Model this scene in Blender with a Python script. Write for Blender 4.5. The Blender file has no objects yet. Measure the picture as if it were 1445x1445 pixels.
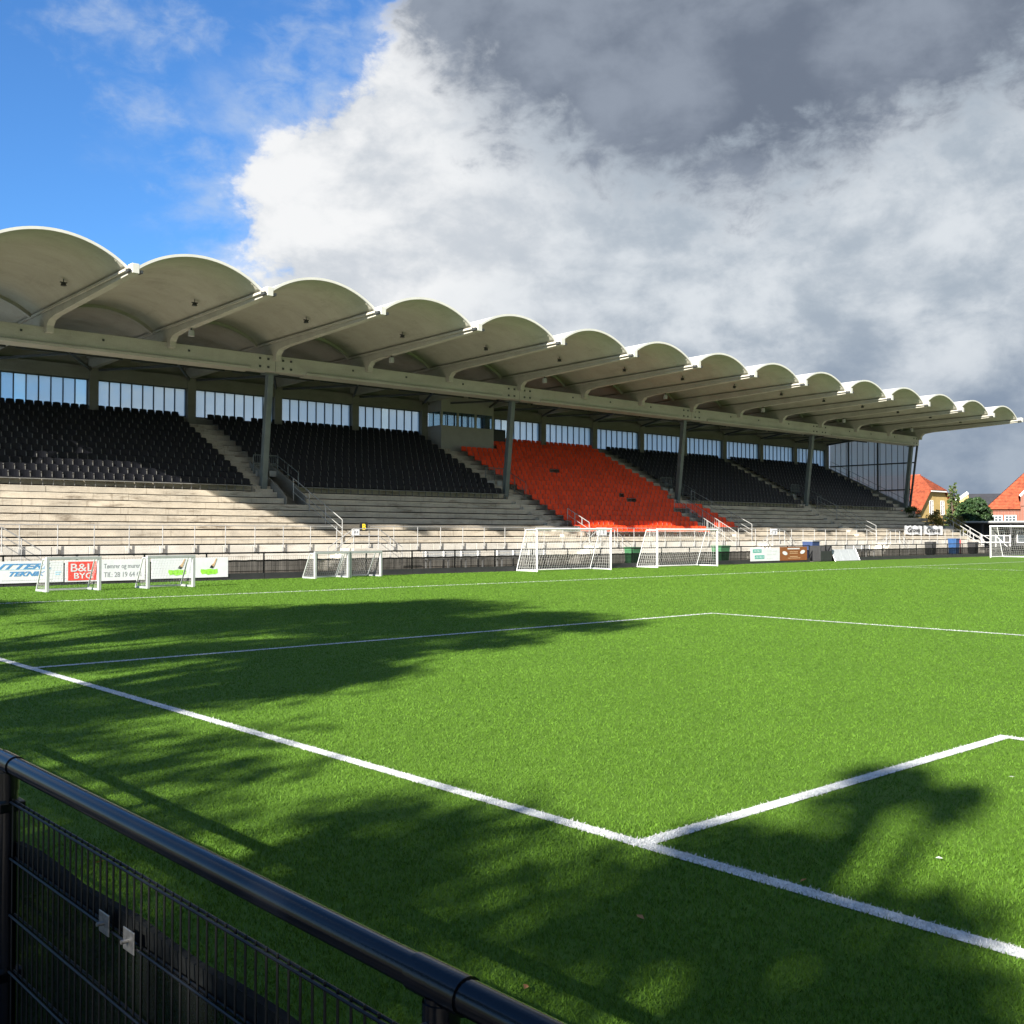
import bpy, math, random
import numpy as np
from mathutils import Vector, Matrix
R = math.radians
random.seed(7); rng = np.random.default_rng(7)
scn = bpy.context.scene
col = scn.collection

# ------------------------------------------------------------------ camera
CAM = Vector((-4.909, -4.281, 1.886)); FPX = 1500.0; IMG = 1445.0
PITCH, YAW, ROLL = 0.01924, 0.73342, 0.00171
F = Vector((math.sin(YAW)*math.cos(PITCH), math.cos(YAW)*math.cos(PITCH), math.sin(PITCH)))
R0 = Vector((math.cos(YAW), -math.sin(YAW), 0)); U0 = R0.cross(F)
RV = R0*math.cos(ROLL) + U0*math.sin(ROLL); UV = U0*math.cos(ROLL) - R0*math.sin(ROLL)
cd = bpy.data.cameras.new('camera'); cam = bpy.data.objects.new('camera', cd); col.objects.link(cam)
m = Matrix((RV, UV, -F)).transposed().to_4x4(); m.translation = CAM; cam.matrix_world = m
cd.sensor_width = 36; cd.lens = 36*FPX/IMG; cd.clip_start = 0.05; cd.clip_end = 3000
scn.camera = cam
scn.render.resolution_x = scn.render.resolution_y = 1024
def ray(px, py):
    return F*FPX + RV*(px-IMG/2) - UV*(py-IMG/2)
def on_y(px, py, Y):
    d = ray(px, py); return CAM + d*((Y-CAM.y)/d.y)
def on_z(px, py, Z=0):
    d = ray(px, py); return CAM + d*((Z-CAM.z)/d.z)
def far_pt(px, py, dist):
    d = ray(px, py); return CAM + d*(dist/math.hypot(d.x, d.y))

# ------------------------------------------------------------------ light and sky
SUN_D = Vector((1.84, 0.60, -1.0)).normalized()          # the way sunlight travels
ELEV = math.asin(-SUN_D.z); AZ = math.atan2(-SUN_D.x, -SUN_D.y)
sl = bpy.data.lights.new('sun', 'SUN'); sun = bpy.data.objects.new('sun', sl); col.objects.link(sun)
sl.energy = 5.0; sl.angle = R(0.53); sl.color = (1.0, 0.93, 0.82)
sun.rotation_euler = SUN_D.to_track_quat('-Z', 'Y').to_euler(); sun.location = (-30, -20, 30)
scn.view_settings.view_transform = 'Standard'; scn.view_settings.look = 'None'
EXPO = 1.75; scn.view_settings.exposure = EXPO; scn.view_settings.gamma = 1.0
scn.view_settings.use_curve_mapping = False

world = bpy.data.worlds.new('World'); scn.world = world; world.use_nodes = True
wn = world.node_tree; wn.nodes.clear()
class NT:
    def __init__(s, t): s.t = t
    def n(s, kind, **kw):
        nd = s.t.nodes.new(kind)
        for k, v in kw.items():
            if k.startswith('i_'):
                key = k[2:]; key = int(key) if key.isdigit() else key
                sock = nd.inputs[key]
                if isinstance(v, bpy.types.NodeSocket): s.t.links.new(v, sock)
                else: sock.default_value = v
            else: setattr(nd, k, v)
        return nd
    def math(s, op, a, b=None, c=None, clamp=False):
        nd = s.t.nodes.new('ShaderNodeMath'); nd.operation = op; nd.use_clamp = clamp
        for i, v in enumerate((a, b, c)):
            if v is None: continue
            if isinstance(v, bpy.types.NodeSocket): s.t.links.new(v, nd.inputs[i])
            else: nd.inputs[i].default_value = v
        return nd.outputs[0]
    def smooth(s, x, a, b, lo=0.0, hi=1.0):
        nd = s.t.nodes.new('ShaderNodeMapRange'); nd.interpolation_type = 'SMOOTHSTEP'; nd.clamp = True
        s.t.links.new(x, nd.inputs[0]); nd.inputs[1].default_value = a; nd.inputs[2].default_value = b
        nd.inputs[3].default_value = lo; nd.inputs[4].default_value = hi; return nd.outputs[0]
    def mix(s, f, a, b, blend='MIX'):
        nd = s.t.nodes.new('ShaderNodeMix'); nd.data_type = 'RGBA'; nd.blend_type = blend
        for k, v in ((0, f), (6, a), (7, b)):
            if isinstance(v, bpy.types.NodeSocket): s.t.links.new(v, nd.inputs[k])
            else: nd.inputs[k].default_value = (v if k == 0 else (tuple(v)+(1,) if len(v) == 3 else v))
        return nd.outputs[2]
    def noise(s, vec, scale, detail=6, rough=0.55, dist=0.0):
        nd = s.n('ShaderNodeTexNoise'); s.t.links.new(vec, nd.inputs['Vector'])
        nd.inputs['Scale'].default_value = scale; nd.inputs['Detail'].default_value = detail
        nd.inputs['Roughness'].default_value = rough; nd.inputs['Distortion'].default_value = dist
        return nd.outputs[0]

W = NT(wn)
tc = W.n('ShaderNodeTexCoord').outputs['Generated']
sep = W.n('ShaderNodeSeparateXYZ'); wn.links.new(tc, sep.inputs[0])
dx, dy, dz = sep.outputs
az = W.math('MULTIPLY', W.math('ARCTAN2', dx, dy), 180/math.pi)        # compass bearing from +Y
el = W.math('MULTIPLY', W.math('ARCSINE', dz), 180/math.pi)
pl = W.n('ShaderNodeVectorMath', operation='MULTIPLY'); wn.links.new(tc, pl.inputs[0]); pl.inputs[1].default_value = (1.0, 1.0, 1.55); P = pl.outputs[0]
sky = W.n('ShaderNodeTexSky', sky_type='NISHITA', sun_disc=False, sun_elevation=ELEV, sun_rotation=AZ % (2*math.pi),
          air_density=1.0, dust_density=0.3, ozone_density=3.0)
SKY = 0.056
n_big = W.noise(P, 3.4, 12, 0.56); n_mid = W.noise(P, 8.0, 12, 0.58, 0.15); n_fine = W.noise(P, 24.0, 8, 0.62, 0.3)
nb = W.math('SUBTRACT', n_big, 0.5); nm = W.math('SUBTRACT', n_mid, 0.5); nf = W.math('SUBTRACT', n_fine, 0.5)
def curve(x, x0, x1, pts, y0, y1):
    t = W.smooth(x, x0, x1); wn.nodes[-1].interpolation_type = 'LINEAR'
    c = W.n('ShaderNodeFloatCurve'); wn.links.new(t, c.inputs['Value']); cv = c.mapping.curves[0]
    q = [((a-x0)/(x1-x0), (b-y0)/(y1-y0)) for a, b in pts]
    cv.points[0].location = q[0]; cv.points[-1].location = q[-1]
    for a in q[1:-1]: cv.points.new(*a)
    c.mapping.update()
    return W.math('ADD', W.math('MULTIPLY', c.outputs[0], y1-y0), y0)
# a cloud bank over one side of the sky, its ragged rim (bearing against height), open blue overhead; unseen fill cloud added behind the camera
rim = curve(el, 0, 90, [(0, 20), (5, 21), (10, 26), (14, 27.5), (18, 28.5), (21, 31.5), (24, 35), (28, 36), (40, 40), (90, 50)], 0, 90)
rel = W.math('SUBTRACT', W.math('ADD', az, W.math('ADD', W.math('MULTIPLY', nb, 15.0), W.math('ADD', W.math('MULTIPLY', nm, 13.0), W.math('MULTIPLY', nf, 6.0)))), rim)
bank = W.math('MULTIPLY', W.math('MULTIPLY', W.math('MAXIMUM', W.smooth(rel, -0.8, 2.2), W.smooth(W.math('ADD', az, W.math('MULTIPLY', nb, 30.0)), -128, -140)), 1.0), W.smooth(W.math('ADD', el, W.math('MULTIPLY', nb, 30.0)), 58, 44))  # second mask: unseen cloud added behind the camera to brighten the shaded terrace
veil = W.math('MULTIPLY', W.smooth(rel, -9.0, 1.0, 0.0, 0.55), W.smooth(n_mid, 0.42, 0.62))
wisp = W.smooth(W.math('ADD', n_big, W.math('MULTIPLY', nf, 0.30)), 0.49, 0.70, 0.0, 0.72)
lowband = W.math('MULTIPLY', W.smooth(el, 12.0, 4.0), W.smooth(n_mid, 0.36, 0.60, 0.10, 0.60))
cover = W.math('MAXIMUM', W.math('MAXIMUM', bank, W.math('MULTIPLY', veil, W.smooth(el, 60, 40))), W.math('MAXIMUM', wisp, lowband))
# dark belly of the bank (height against bearing), bright flank near the rim, dull grey lower down
belly = curve(az, 0, 180, [(0, 30), (30, 31), (36, 27), (40, 22.5), (45, 19.8), (52, 18.0), (57, 18.0), (62, 20.0), (68, 21.0), (90, 24), (120, 38), (180, 50)], 0, 60)  # belly lifted at out-of-view bearings so the unseen cloud gives more fill light
dark = W.smooth(W.math('SUBTRACT', W.math('ADD', el, W.math('ADD', W.math('MULTIPLY', nb, 9.0), W.math('ADD', W.math('MULTIPLY', nm, 15.0), W.math('MULTIPLY', nf, 8.0)))), belly), -2.0, 2.0)
flank = W.smooth(W.math('ADD', az, W.math('ADD', W.math('MULTIPLY', nb, 22.0), W.math('MULTIPLY', nm, 16.0))), 51, 37)
puff = W.smooth(W.math('ADD', W.math('MULTIPLY', n_mid, 0.6), W.math('ADD', W.math('MULTIPLY', n_big, 0.25), W.math('MULTIPLY', n_fine, 0.15))), 0.42, 0.60)
lowg = W.smooth(W.math('ADD', el, W.math('MULTIPLY', nm, 10.0)), 12.5, 5.0)
c_mid = W.mix(puff, (0.42, 0.485, 0.56), (0.72, 0.765, 0.81))
c_wht = W.mix(puff, (0.60, 0.645, 0.70), (0.92, 0.93, 0.94))
c1 = W.mix(flank, c_mid, c_wht)
c2 = W.mix(W.math('MULTIPLY', lowg, W.smooth(az, 38, 54)), c1, W.mix(puff, (0.25, 0.315, 0.415), (0.40, 0.465, 0.55)))
c_drk = W.mix(W.smooth(W.math('ADD', W.math('MULTIPLY', n_big, 0.5), W.math('MULTIPLY', n_mid, 0.5)), 0.42, 0.60), (0.165, 0.20, 0.265), (0.29, 0.335, 0.41))
ccol = W.mix(dark, c2, c_drk)
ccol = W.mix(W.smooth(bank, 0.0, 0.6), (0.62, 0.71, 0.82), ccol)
scal = W.n('ShaderNodeVectorMath', operation='SCALE'); wn.links.new(ccol, scal.inputs[0]); scal.inputs['Scale'].default_value = 2**-EXPO/SKY
blue = W.mix(1.0, sky.outputs[0], (0.44, 0.76, 1.08), 'MULTIPLY')
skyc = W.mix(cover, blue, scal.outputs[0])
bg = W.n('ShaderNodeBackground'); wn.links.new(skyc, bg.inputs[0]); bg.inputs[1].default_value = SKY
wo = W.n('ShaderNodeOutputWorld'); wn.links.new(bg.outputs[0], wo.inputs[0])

# ------------------------------------------------------------------ materials
MATS = {}
def mat(name, c, rough=0.6, var=0.0, scale=3.0, bump=0.0, bscale=40.0, metal=0.0, spec=0.5, c2=None, stretch=(1, 1, 1), coords='world', detail=6):
    m = bpy.data.materials.new(name); m.use_nodes = True; t = NT(m.node_tree)
    b = m.node_tree.nodes['Principled BSDF']; b.inputs['Roughness'].default_value = rough
    b.inputs['Metallic'].default_value = metal; b.inputs['Specular IOR Level'].default_value = spec
    b.inputs['Base Color'].default_value = tuple(c)+(1,)
    if var or bump:
        g = t.n('ShaderNodeNewGeometry').outputs['Position'] if coords == 'world' else t.n('ShaderNodeTexCoord').outputs['Object']
        mp = t.n('ShaderNodeMapping'); m.node_tree.links.new(g, mp.inputs[0]); mp.inputs['Scale'].default_value = stretch
        v = mp.outputs[0]
        if var:
            d = c2 if c2 else tuple(x*(1-var) for x in c); l = tuple(min(1, x*(1+var*0.6)) for x in c) if not c2 else c
            f = t.smooth(t.noise(v, scale, detail, 0.65), 0.32, 0.68)
            m.node_tree.links.new(t.mix(f, d, l), b.inputs['Base Color'])
        if bump:
            bn = t.n('ShaderNodeBump'); bn.inputs['Strength'].default_value = bump; bn.inputs['Distance'].default_value = 0.02
            m.node_tree.links.new(t.noise(v, bscale, 4), bn.inputs['Height']); m.node_tree.links.new(bn.outputs[0], b.inputs['Normal'])
    MATS[name] = m; return m

def concrete(name, light, dark, stain, amount, streak=(5, 5, 0.35)):
    m = bpy.data.materials.new(name); m.use_nodes = True; t = NT(m.node_tree); L = m.node_tree.links
    b = m.node_tree.nodes['Principled BSDF']; b.inputs['Roughness'].default_value = 0.85; b.inputs['Specular IOR Level'].default_value = 0.25
    g = t.n('ShaderNodeNewGeometry').outputs['Position']
    def mp(s):
        x = t.n('ShaderNodeMapping'); L.new(g, x.inputs[0]); x.inputs['Scale'].default_value = s; return x.outputs[0]
    a = t.smooth(t.noise(mp((0.5, 1, 1)), 0.8, 8, 0.7), 0.3, 0.7)
    c = t.mix(a, dark, light)
    s1 = t.smooth(t.noise(mp((0.35, 0.3, 2.2)), 1.6, 9, 0.75), 0.50, 0.72, 0, amount)
    c = t.mix(s1, c, stain)
    drip = t.smooth(t.noise(mp(streak), 1.3, 6, 0.7), 0.55, 0.75, 0, amount*0.8)
    c = t.mix(drip, c, stain)
    grain = t.smooth(t.noise(mp((1, 1, 1)), 26, 5, 0.7), 0.2, 0.8, 0.86, 1.08)
    gc = t.n('ShaderNodeCombineXYZ'); [L.new(grain, gc.inputs[i]) for i in range(3)]
    c = t.mix(1.0, c, gc.outputs[0], 'MULTIPLY')
    L.new(c, b.inputs['Base Color'])
    bn = t.n('ShaderNodeBump'); bn.inputs['Strength'].default_value = 0.35; bn.inputs['Distance'].default_value = 0.02
    L.new(t.noise(mp((1, 1, 1)), 18, 6, 0.7), bn.inputs['Height']); L.new(bn.outputs[0], b.inputs['Normal'])
    MATS[name] = m; return m

concrete('terrace_concrete', (0.53, 0.475, 0.39), (0.35, 0.32, 0.27), (0.12, 0.092, 0.066), 0.9)
concrete('front_wall_concrete', (0.56, 0.545, 0.50), (0.44, 0.42, 0.375), (0.22, 0.19, 0.155), 0.55)
concrete('beam_concrete', (0.40, 0.392, 0.35), (0.325, 0.318, 0.28), (0.19, 0.182, 0.155), 0.30)
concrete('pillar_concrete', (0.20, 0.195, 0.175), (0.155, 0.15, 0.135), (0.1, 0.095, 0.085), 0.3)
concrete('vault_shell', (0.37, 0.362, 0.315), (0.32, 0.312, 0.268), (0.20, 0.19, 0.155), 0.40, (0.35, 5.0, 0.35))
mat('white_fascia', (0.52, 0.52, 0.49), 0.5, 0.06, 2.0)
mat('roof_skin', (0.50, 0.505, 0.49), 0.55, 0.10, 0.6)
mat('column_steel', (0.105, 0.125, 0.125), 0.5, 0.15, 2.0, metal=0.0)
mat('galvanised', (0.30, 0.305, 0.305), 0.5, 0.15, 6.0, metal=0.3)
mat('dark_steel', (0.03, 0.034, 0.036), 0.5, 0.2, 3.0)
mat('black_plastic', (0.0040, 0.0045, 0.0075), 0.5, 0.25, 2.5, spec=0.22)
mat('red_plastic', (0.72, 0.060, 0.014), 0.55, 0.20, 1.2, spec=0.2)
mat('seat_rail', (0.16, 0.16, 0.155), 0.5, 0.2, 3)
mat('mullion', (0.035, 0.04, 0.045), 0.45, 0.1, 3)
mat('black_paint', (0.0028, 0.0034, 0.005), 0.16, 0.3, 8.0, spec=0.35, bump=0.03, bscale=120)
mat('black_wire', (0.004, 0.0045, 0.005), 0.45, 0.2, 20, spec=0.3)
mat('windbreak_hem', (0.008, 0.009, 0.009), 0.9, 0.3, 30, spec=0.1)
mat('stainless', (0.30, 0.295, 0.28), 0.4, 0.3, 60, metal=0.9)
mat('white_paint', (0.56, 0.57, 0.57), 0.38, 0.08, 4)
mat('aluminium', (0.42, 0.44, 0.44), 0.35, 0.1, 5, metal=0.35)
mat('white_net', (0.5, 0.5, 0.49), 0.8)
mat('asphalt', (0.10, 0.092, 0.082), 0.9, 0.35, 1.2, bump=0.4, bscale=30)
mat('paving', (0.31, 0.275, 0.235), 0.9, 0.3, 0.7, bump=0.3, bscale=20)
mat('earth', (0.07, 0.085, 0.03), 0.95, 0.4, 0.2)
mat('banner_white', (0.56, 0.58, 0.61), 0.5, 0.05, 3)
mat('board_pale', (0.33, 0.35, 0.37), 0.6, 0.1, 3)
mat('ink_blue', (0.07, 0.22, 0.44), 0.5, 0.15, 12)
mat('ink_light_blue', (0.30, 0.55, 0.72), 0.5)
mat('ink_red', (0.62, 0.055, 0.045), 0.5, 0.1, 6)
mat('ink_grey', (0.22, 0.23, 0.25), 0.5)
mat('ink_pale_grey', (0.5, 0.51, 0.53), 0.5)
mat('ink_green', (0.24, 0.58, 0.05), 0.5, 0.3, 9)
mat('ink_teal', (0.05, 0.30, 0.25), 0.5)
mat('ink_brown', (0.19, 0.065, 0.018), 0.5, 0.1, 5)
mat('ink_black', (0.015, 0.015, 0.017), 0.5)
mat('ink_yellow', (0.80, 0.60, 0.04), 0.5)
mat('wood_tan', (0.50, 0.34, 0.20), 0.5, 0.2, 8)
mat('bin_blue', (0.025, 0.045, 0.12), 0.45, 0.15, 3)
mat('bin_bright_blue', (0.015, 0.06, 0.17), 0.45, 0.15, 3)
mat('bin_black', (0.02, 0.021, 0.023), 0.5, 0.2, 3)
mat('bin_green', (0.03, 0.12, 0.05), 0.45, 0.15, 3)
mat('barrier_red', (0.4, 0.03, 0.03), 0.5)
mat('wall_yellow', (0.42, 0.30, 0.115), 0.85, 0.10, 0.8, bump=0.1)
mat('roof_tile', (0.29, 0.066, 0.026), 0.8, 0.42, 2.4, coords='world', bump=0.3, bscale=10)
mat('roof_dark', (0.035, 0.036, 0.042), 0.6, 0.2, 1.0)
mat('window_white', (0.75, 0.76, 0.76), 0.4)
mat('house_glass', (0.05, 0.06, 0.07), 0.08)
mat('shed_dark', (0.025, 0.026, 0.03), 0.6, 0.2, 1.0)
mat('shed_grey', (0.16, 0.16, 0.155), 0.8, 0.15, 1.0)
mat('bark', (0.075, 0.058, 0.042), 0.9, 0.4, 6.0, bump=0.6, bscale=14, stretch=(1, 1, 0.2))
mat('soft_grey', (0.30, 0.31, 0.31), 0.6, 0.1, 2)
mat('cabin_panel', (0.27, 0.265, 0.25), 0.7, 0.08, 1.0)
mat('dead_leaf', (0.36, 0.16, 0.05), 0.7)
# red brick: courses and joints
def brick_mat():
    m = bpy.data.materials.new('red_brick'); m.use_nodes = True; t = NT(m.node_tree); L = m.node_tree.links
    b = m.node_tree.nodes['Principled BSDF']; b.inputs['Roughness'].default_value = 0.85
    br = t.n('ShaderNodeTexBrick'); L.new(t.n('ShaderNodeTexCoord').outputs['Object'], br.inputs[0])
    br.inputs['Color1'].default_value = (0.20, 0.062, 0.036, 1); br.inputs['Color2'].default_value = (0.15, 0.045, 0.028, 1)
    br.inputs['Mortar'].default_value = (0.20, 0.15, 0.12, 1); br.inputs['Scale'].default_value = 4.0
    L.new(br.outputs[0], b.inputs['Base Color']); MATS['red_brick'] = m
brick_mat()
def glass_mat(name, tint, keep, milk, rough=0.05):
    m = bpy.data.materials.new(name); m.use_nodes = True; t = NT(m.node_tree); L = m.node_tree.links
    m.node_tree.nodes.remove(m.node_tree.nodes['Principled BSDF']); out = m.node_tree.nodes['Material Output']
    tr = t.n('ShaderNodeBsdfTransparent'); tr.inputs[0].default_value = tuple(x*keep for x in tint)+(1,)
    tl = t.n('ShaderNodeBsdfTranslucent'); tl.inputs[0].default_value = (0.74, 0.83, 0.90, 1)
    gl = t.n('ShaderNodeBsdfGlossy'); gl.inputs['Roughness'].default_value = rough
    m1 = t.n('ShaderNodeMixShader'); m1.inputs[0].default_value = milk; L.new(tr.outputs[0], m1.inputs[1]); L.new(tl.outputs[0], m1.inputs[2])
    m2 = t.n('ShaderNodeMixShader'); m2.inputs[0].default_value = 0.05; L.new(m1.outputs[0], m2.inputs[1]); L.new(gl.outputs[0], m2.inputs[2])
    L.new(m2.outputs[0], out.inputs[0]); MATS[name] = m
glass_mat('back_glass', (0.88, 0.95, 1.0), 1.0, 0.42)
glass_mat('back_glass_pale', (0.90, 0.98, 1.0), 1.0, 0.30)
glass_mat('end_glass', (0.78, 0.90, 0.98), 0.55, 0.62)
glass_mat('cabin_glass', (0.80, 0.92, 0.97), 0.86, 0.03)
def fabric_mat():
    m = bpy.data.materials.new('windbreak'); m.use_nodes = True; t = NT(m.node_tree); L = m.node_tree.links
    b = m.node_tree.nodes['Principled BSDF']; out = m.node_tree.nodes['Material Output']
    b.inputs['Base Color'].default_value = (0.004, 0.0046, 0.005, 1); b.inputs['Roughness'].default_value = 0.9; b.inputs['Specular IOR Level'].default_value = 0.05
    mp = t.n('ShaderNodeMapping'); L.new(t.n('ShaderNodeNewGeometry').outputs['Position'], mp.inputs[0]); mp.inputs['Scale'].default_value = (9, 9, 0.6)
    f = t.smooth(t.noise(mp.outputs[0], 1.0, 4), 0.3, 0.75, 0.80, 0.93)
    tr = t.n('ShaderNodeBsdfTransparent'); mx = t.n('ShaderNodeMixShader')
    L.new(f, mx.inputs[0]); L.new(tr.outputs[0], mx.inputs[1]); L.new(b.outputs[0], mx.inputs[2]); L.new(mx.outputs[0], out.inputs[0])
    MATS['windbreak'] = m
fabric_mat()
def leaf_mat(name, c1, c2, trans=0.35, attr=True, rough=0.55):
    m = bpy.data.materials.new(name); m.use_nodes = True; t = NT(m.node_tree); L = m.node_tree.links
    b = m.node_tree.nodes['Principled BSDF']; out = m.node_tree.nodes['Material Output']; b.inputs['Roughness'].default_value = rough
    b.inputs['Specular IOR Level'].default_value = 0.3
    f = t.n('ShaderNodeAttribute', attribute_name='tone').outputs['Fac']
    c = t.mix(f, c1, c2); L.new(c, b.inputs['Base Color'])
    tl = t.n('ShaderNodeBsdfTranslucent'); L.new(c, tl.inputs[0])
    mx = t.n('ShaderNodeMixShader'); mx.inputs[0].default_value = trans
    L.new(b.outputs[0], mx.inputs[1]); L.new(tl.outputs[0], mx.inputs[2]); L.new(mx.outputs[0], out.inputs[0]); MATS[name] = m
leaf_mat('turf_blade', (0.047, 0.112, 0.006), (0.101, 0.212, 0.016), 0.28, rough=0.75)
leaf_mat('line_blade', (0.34, 0.36, 0.37), (0.64, 0.65, 0.65), 0.25)
leaf_mat('leaf_broad', (0.035, 0.075, 0.014), (0.085, 0.15, 0.03))
leaf_mat('leaf_conifer', (0.012, 0.034, 0.012), (0.045, 0.085, 0.026), 0.15)
leaf_mat('leaf_conifer_light', (0.035, 0.065, 0.018), (0.09, 0.125, 0.035), 0.2)
leaf_mat('leaf_shrub', (0.07, 0.085, 0.02), (0.20, 0.17, 0.05), 0.3)
def turf_mat():
    m = bpy.data.materials.new('turf'); m.use_nodes = True; t = NT(m.node_tree); L = m.node_tree.links
    b = m.node_tree.nodes['Principled BSDF']; b.inputs['Roughness'].default_value = 0.75; b.inputs['Specular IOR Level'].default_value = 0.2
    g = t.n('ShaderNodeNewGeometry').outputs['Position']
    f1 = t.smooth(t.noise(g, 7.0, 8, 0.75), 0.3, 0.7); f2 = t.smooth(t.noise(g, 0.35, 5, 0.6), 0.3, 0.7)
    c = t.mix(f1, (0.055, 0.124, 0.008), (0.086, 0.176, 0.014)); c = t.mix(t.math('MULTIPLY', f2, 0.35), c, (0.078, 0.156, 0.010))
    L.new(c, b.inputs['Base Color'])
    bn = t.n('ShaderNodeBump'); bn.inputs['Strength'].default_value = 0.8; bn.inputs['Distance'].default_value = 0.03
    L.new(t.noise(g, 60, 4, 0.7), bn.inputs['Height']); L.new(bn.outputs[0], b.inputs['Normal']); MATS['turf'] = m
turf_mat()

# ------------------------------------------------------------------ builders
class MB:
    def __init__(s): s.v = []; s.f = []
    def poly(s, pts, faces):
        k = len(s.v); s.v += [tuple(p) for p in pts]; s.f += [tuple(i+k for i in f) for f in faces]; return s
    def box(s, x0, x1, y0, y1, z0, z1):
        return s.poly([(x0,y0,z0),(x1,y0,z0),(x1,y1,z0),(x0,y1,z0),(x0,y0,z1),(x1,y0,z1),(x1,y1,z1),(x0,y1,z1)],
                      [(0,3,2,1),(4,5,6,7),(0,1,5,4),(1,2,6,5),(2,3,7,6),(3,0,4,7)])
    def cbox(s, x0, x1, y0, y1, z0, z1, b=0.02):                       # box with chamfered vertical and top edges
        k = [(x0+b,y0),(x1-b,y0),(x1,y0+b),(x1,y1-b),(x1-b,y1),(x0+b,y1),(x0,y1-b),(x0,y0+b)]
        pts = [(x,y,z0) for x,y in k]+[(x,y,z1-b) for x,y in k]
        cx, cy = (x0+x1)/2, (y0+y1)/2
        pts += [(x-math.copysign(b,x-cx)*.7, y-math.copysign(b,y-cy)*.7, z1) for x,y in k]
        fs = [tuple(range(7,-1,-1)), tuple(range(16,24))]
        for r in (0,8):
            for i in range(8): fs.append((r+i, r+(i+1)%8, r+8+(i+1)%8, r+8+i))
        return s.poly(pts, fs)
    def prism_x(s, prof, x0, x1):                                      # profile in (y,z), extruded along x
        n = len(prof)
        return s.poly([(x0,y,z) for y,z in prof]+[(x1,y,z) for y,z in prof],
                      [tuple(range(n-1,-1,-1)), tuple(range(n,2*n))]+[(i,(i+1)%n,n+(i+1)%n,n+i) for i in range(n)])
    def prism_y(s, prof, y0, y1):                                      # profile in (x,z), extruded along y
        n = len(prof)
        return s.poly([(x,y0,z) for x,z in prof]+[(x,y1,z) for x,z in prof],
                      [tuple(range(n)), tuple(range(2*n-1,n-1,-1))]+[((i+1)%n,i,n+i,n+(i+1)%n) for i in range(n)])
    def tube(s, p, q, r, n=8, r2=None, cap=True):
        p, q = Vector(p), Vector(q); d = (q-p)
        if d.length < 1e-6: return s
        d.normalize(); a = d.orthogonal().normalized(); b = d.cross(a); r2 = r if r2 is None else r2
        pts = []
        for c, rr in ((p, r), (q, r2)):
            for i in range(n):
                t = 2*math.pi*i/n; pts.append(c + (a*math.cos(t)+b*math.sin(t))*rr)
        fs = [(i,(i+1)%n,n+(i+1)%n,n+i) for i in range(n)]
        if cap: fs += [tuple(range(n-1,-1,-1)), tuple(range(n,2*n))]
        return s.poly(pts, fs)
    def bar(s, p, q, w, h):                                            # square bar along a line, h measured upwards
        p, q = Vector(p), Vector(q); d = (q-p).normalized(); up = Vector((0,0,1))
        if abs(d.z) > 0.98: up = Vector((0,1,0))
        a = d.cross(up).normalized()*w/2; b = a.normalized().cross(d)*h/2
        pts = [c+x*a+y*b for c in (p,q) for x,y in ((-1,-1),(1,-1),(1,1),(-1,1))]
        return s.poly(pts, [(0,1,2,3),(7,6,5,4),(0,4,5,1),(1,5,6,2),(2,6,7,3),(3,7,4,0)])
    def mesh(s, name):
        me = bpy.data.meshes.new(name); me.from_pydata([tuple(v) for v in s.v], [], s.f); me.update(); return me
    def build(s, name, mt, parent=None, smooth=False):
        me = s.mesh(name); me.materials.append(MATS[mt])
        if smooth:
            me.polygons.foreach_set('use_smooth', [True]*len(me.polygons)); me.set_sharp_from_angle(angle=R(40))
        return link(name, me, parent)
def link(name, me, parent=None, loc=None):
    o = bpy.data.objects.new(name, me); col.objects.link(o)
    if loc is not None: o.location = loc
    if parent is not None:
        o.parent = parent
        o.matrix_parent_inverse = ORG[parent.name] if parent.name in ORG else Matrix()
    return o
ORG = {}
def empty(name, loc=(0, 0, 0)):                 # a thing's root; its parts are built in world coordinates
    o = bpy.data.objects.new(name, None); col.objects.link(o); o.location = loc; o.empty_display_size = 0.2
    ORG[o.name] = Matrix.Translation(-Vector(loc)); return o
def tag(o, label=None, cat=None, group=None, kind=None):
    if label: o['label'] = label
    if cat: o['category'] = cat
    if group: o['group'] = group
    if kind: o['kind'] = kind
    return o
def copy_thing(src, loc, rz=0.0, label=None):
    c = src.copy(); col.objects.link(c); c.location = loc; c.rotation_euler = (0, 0, rz)
    if label: c['label'] = label
    for ch in list(src.children):
        d = ch.copy(); col.objects.link(d); d.parent = c; d.matrix_parent_inverse = ch.matrix_parent_inverse.copy()
        for g in list(ch.children):
            e = g.copy(); col.objects.link(e); e.parent = d; e.matrix_parent_inverse = g.matrix_parent_inverse.copy()
    return c
def bevel(o, w=0.01, seg=2):
    md = o.modifiers.new('bevel', 'BEVEL'); md.width = w; md.segments = seg; md.limit_method = 'ANGLE'; return o
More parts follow.
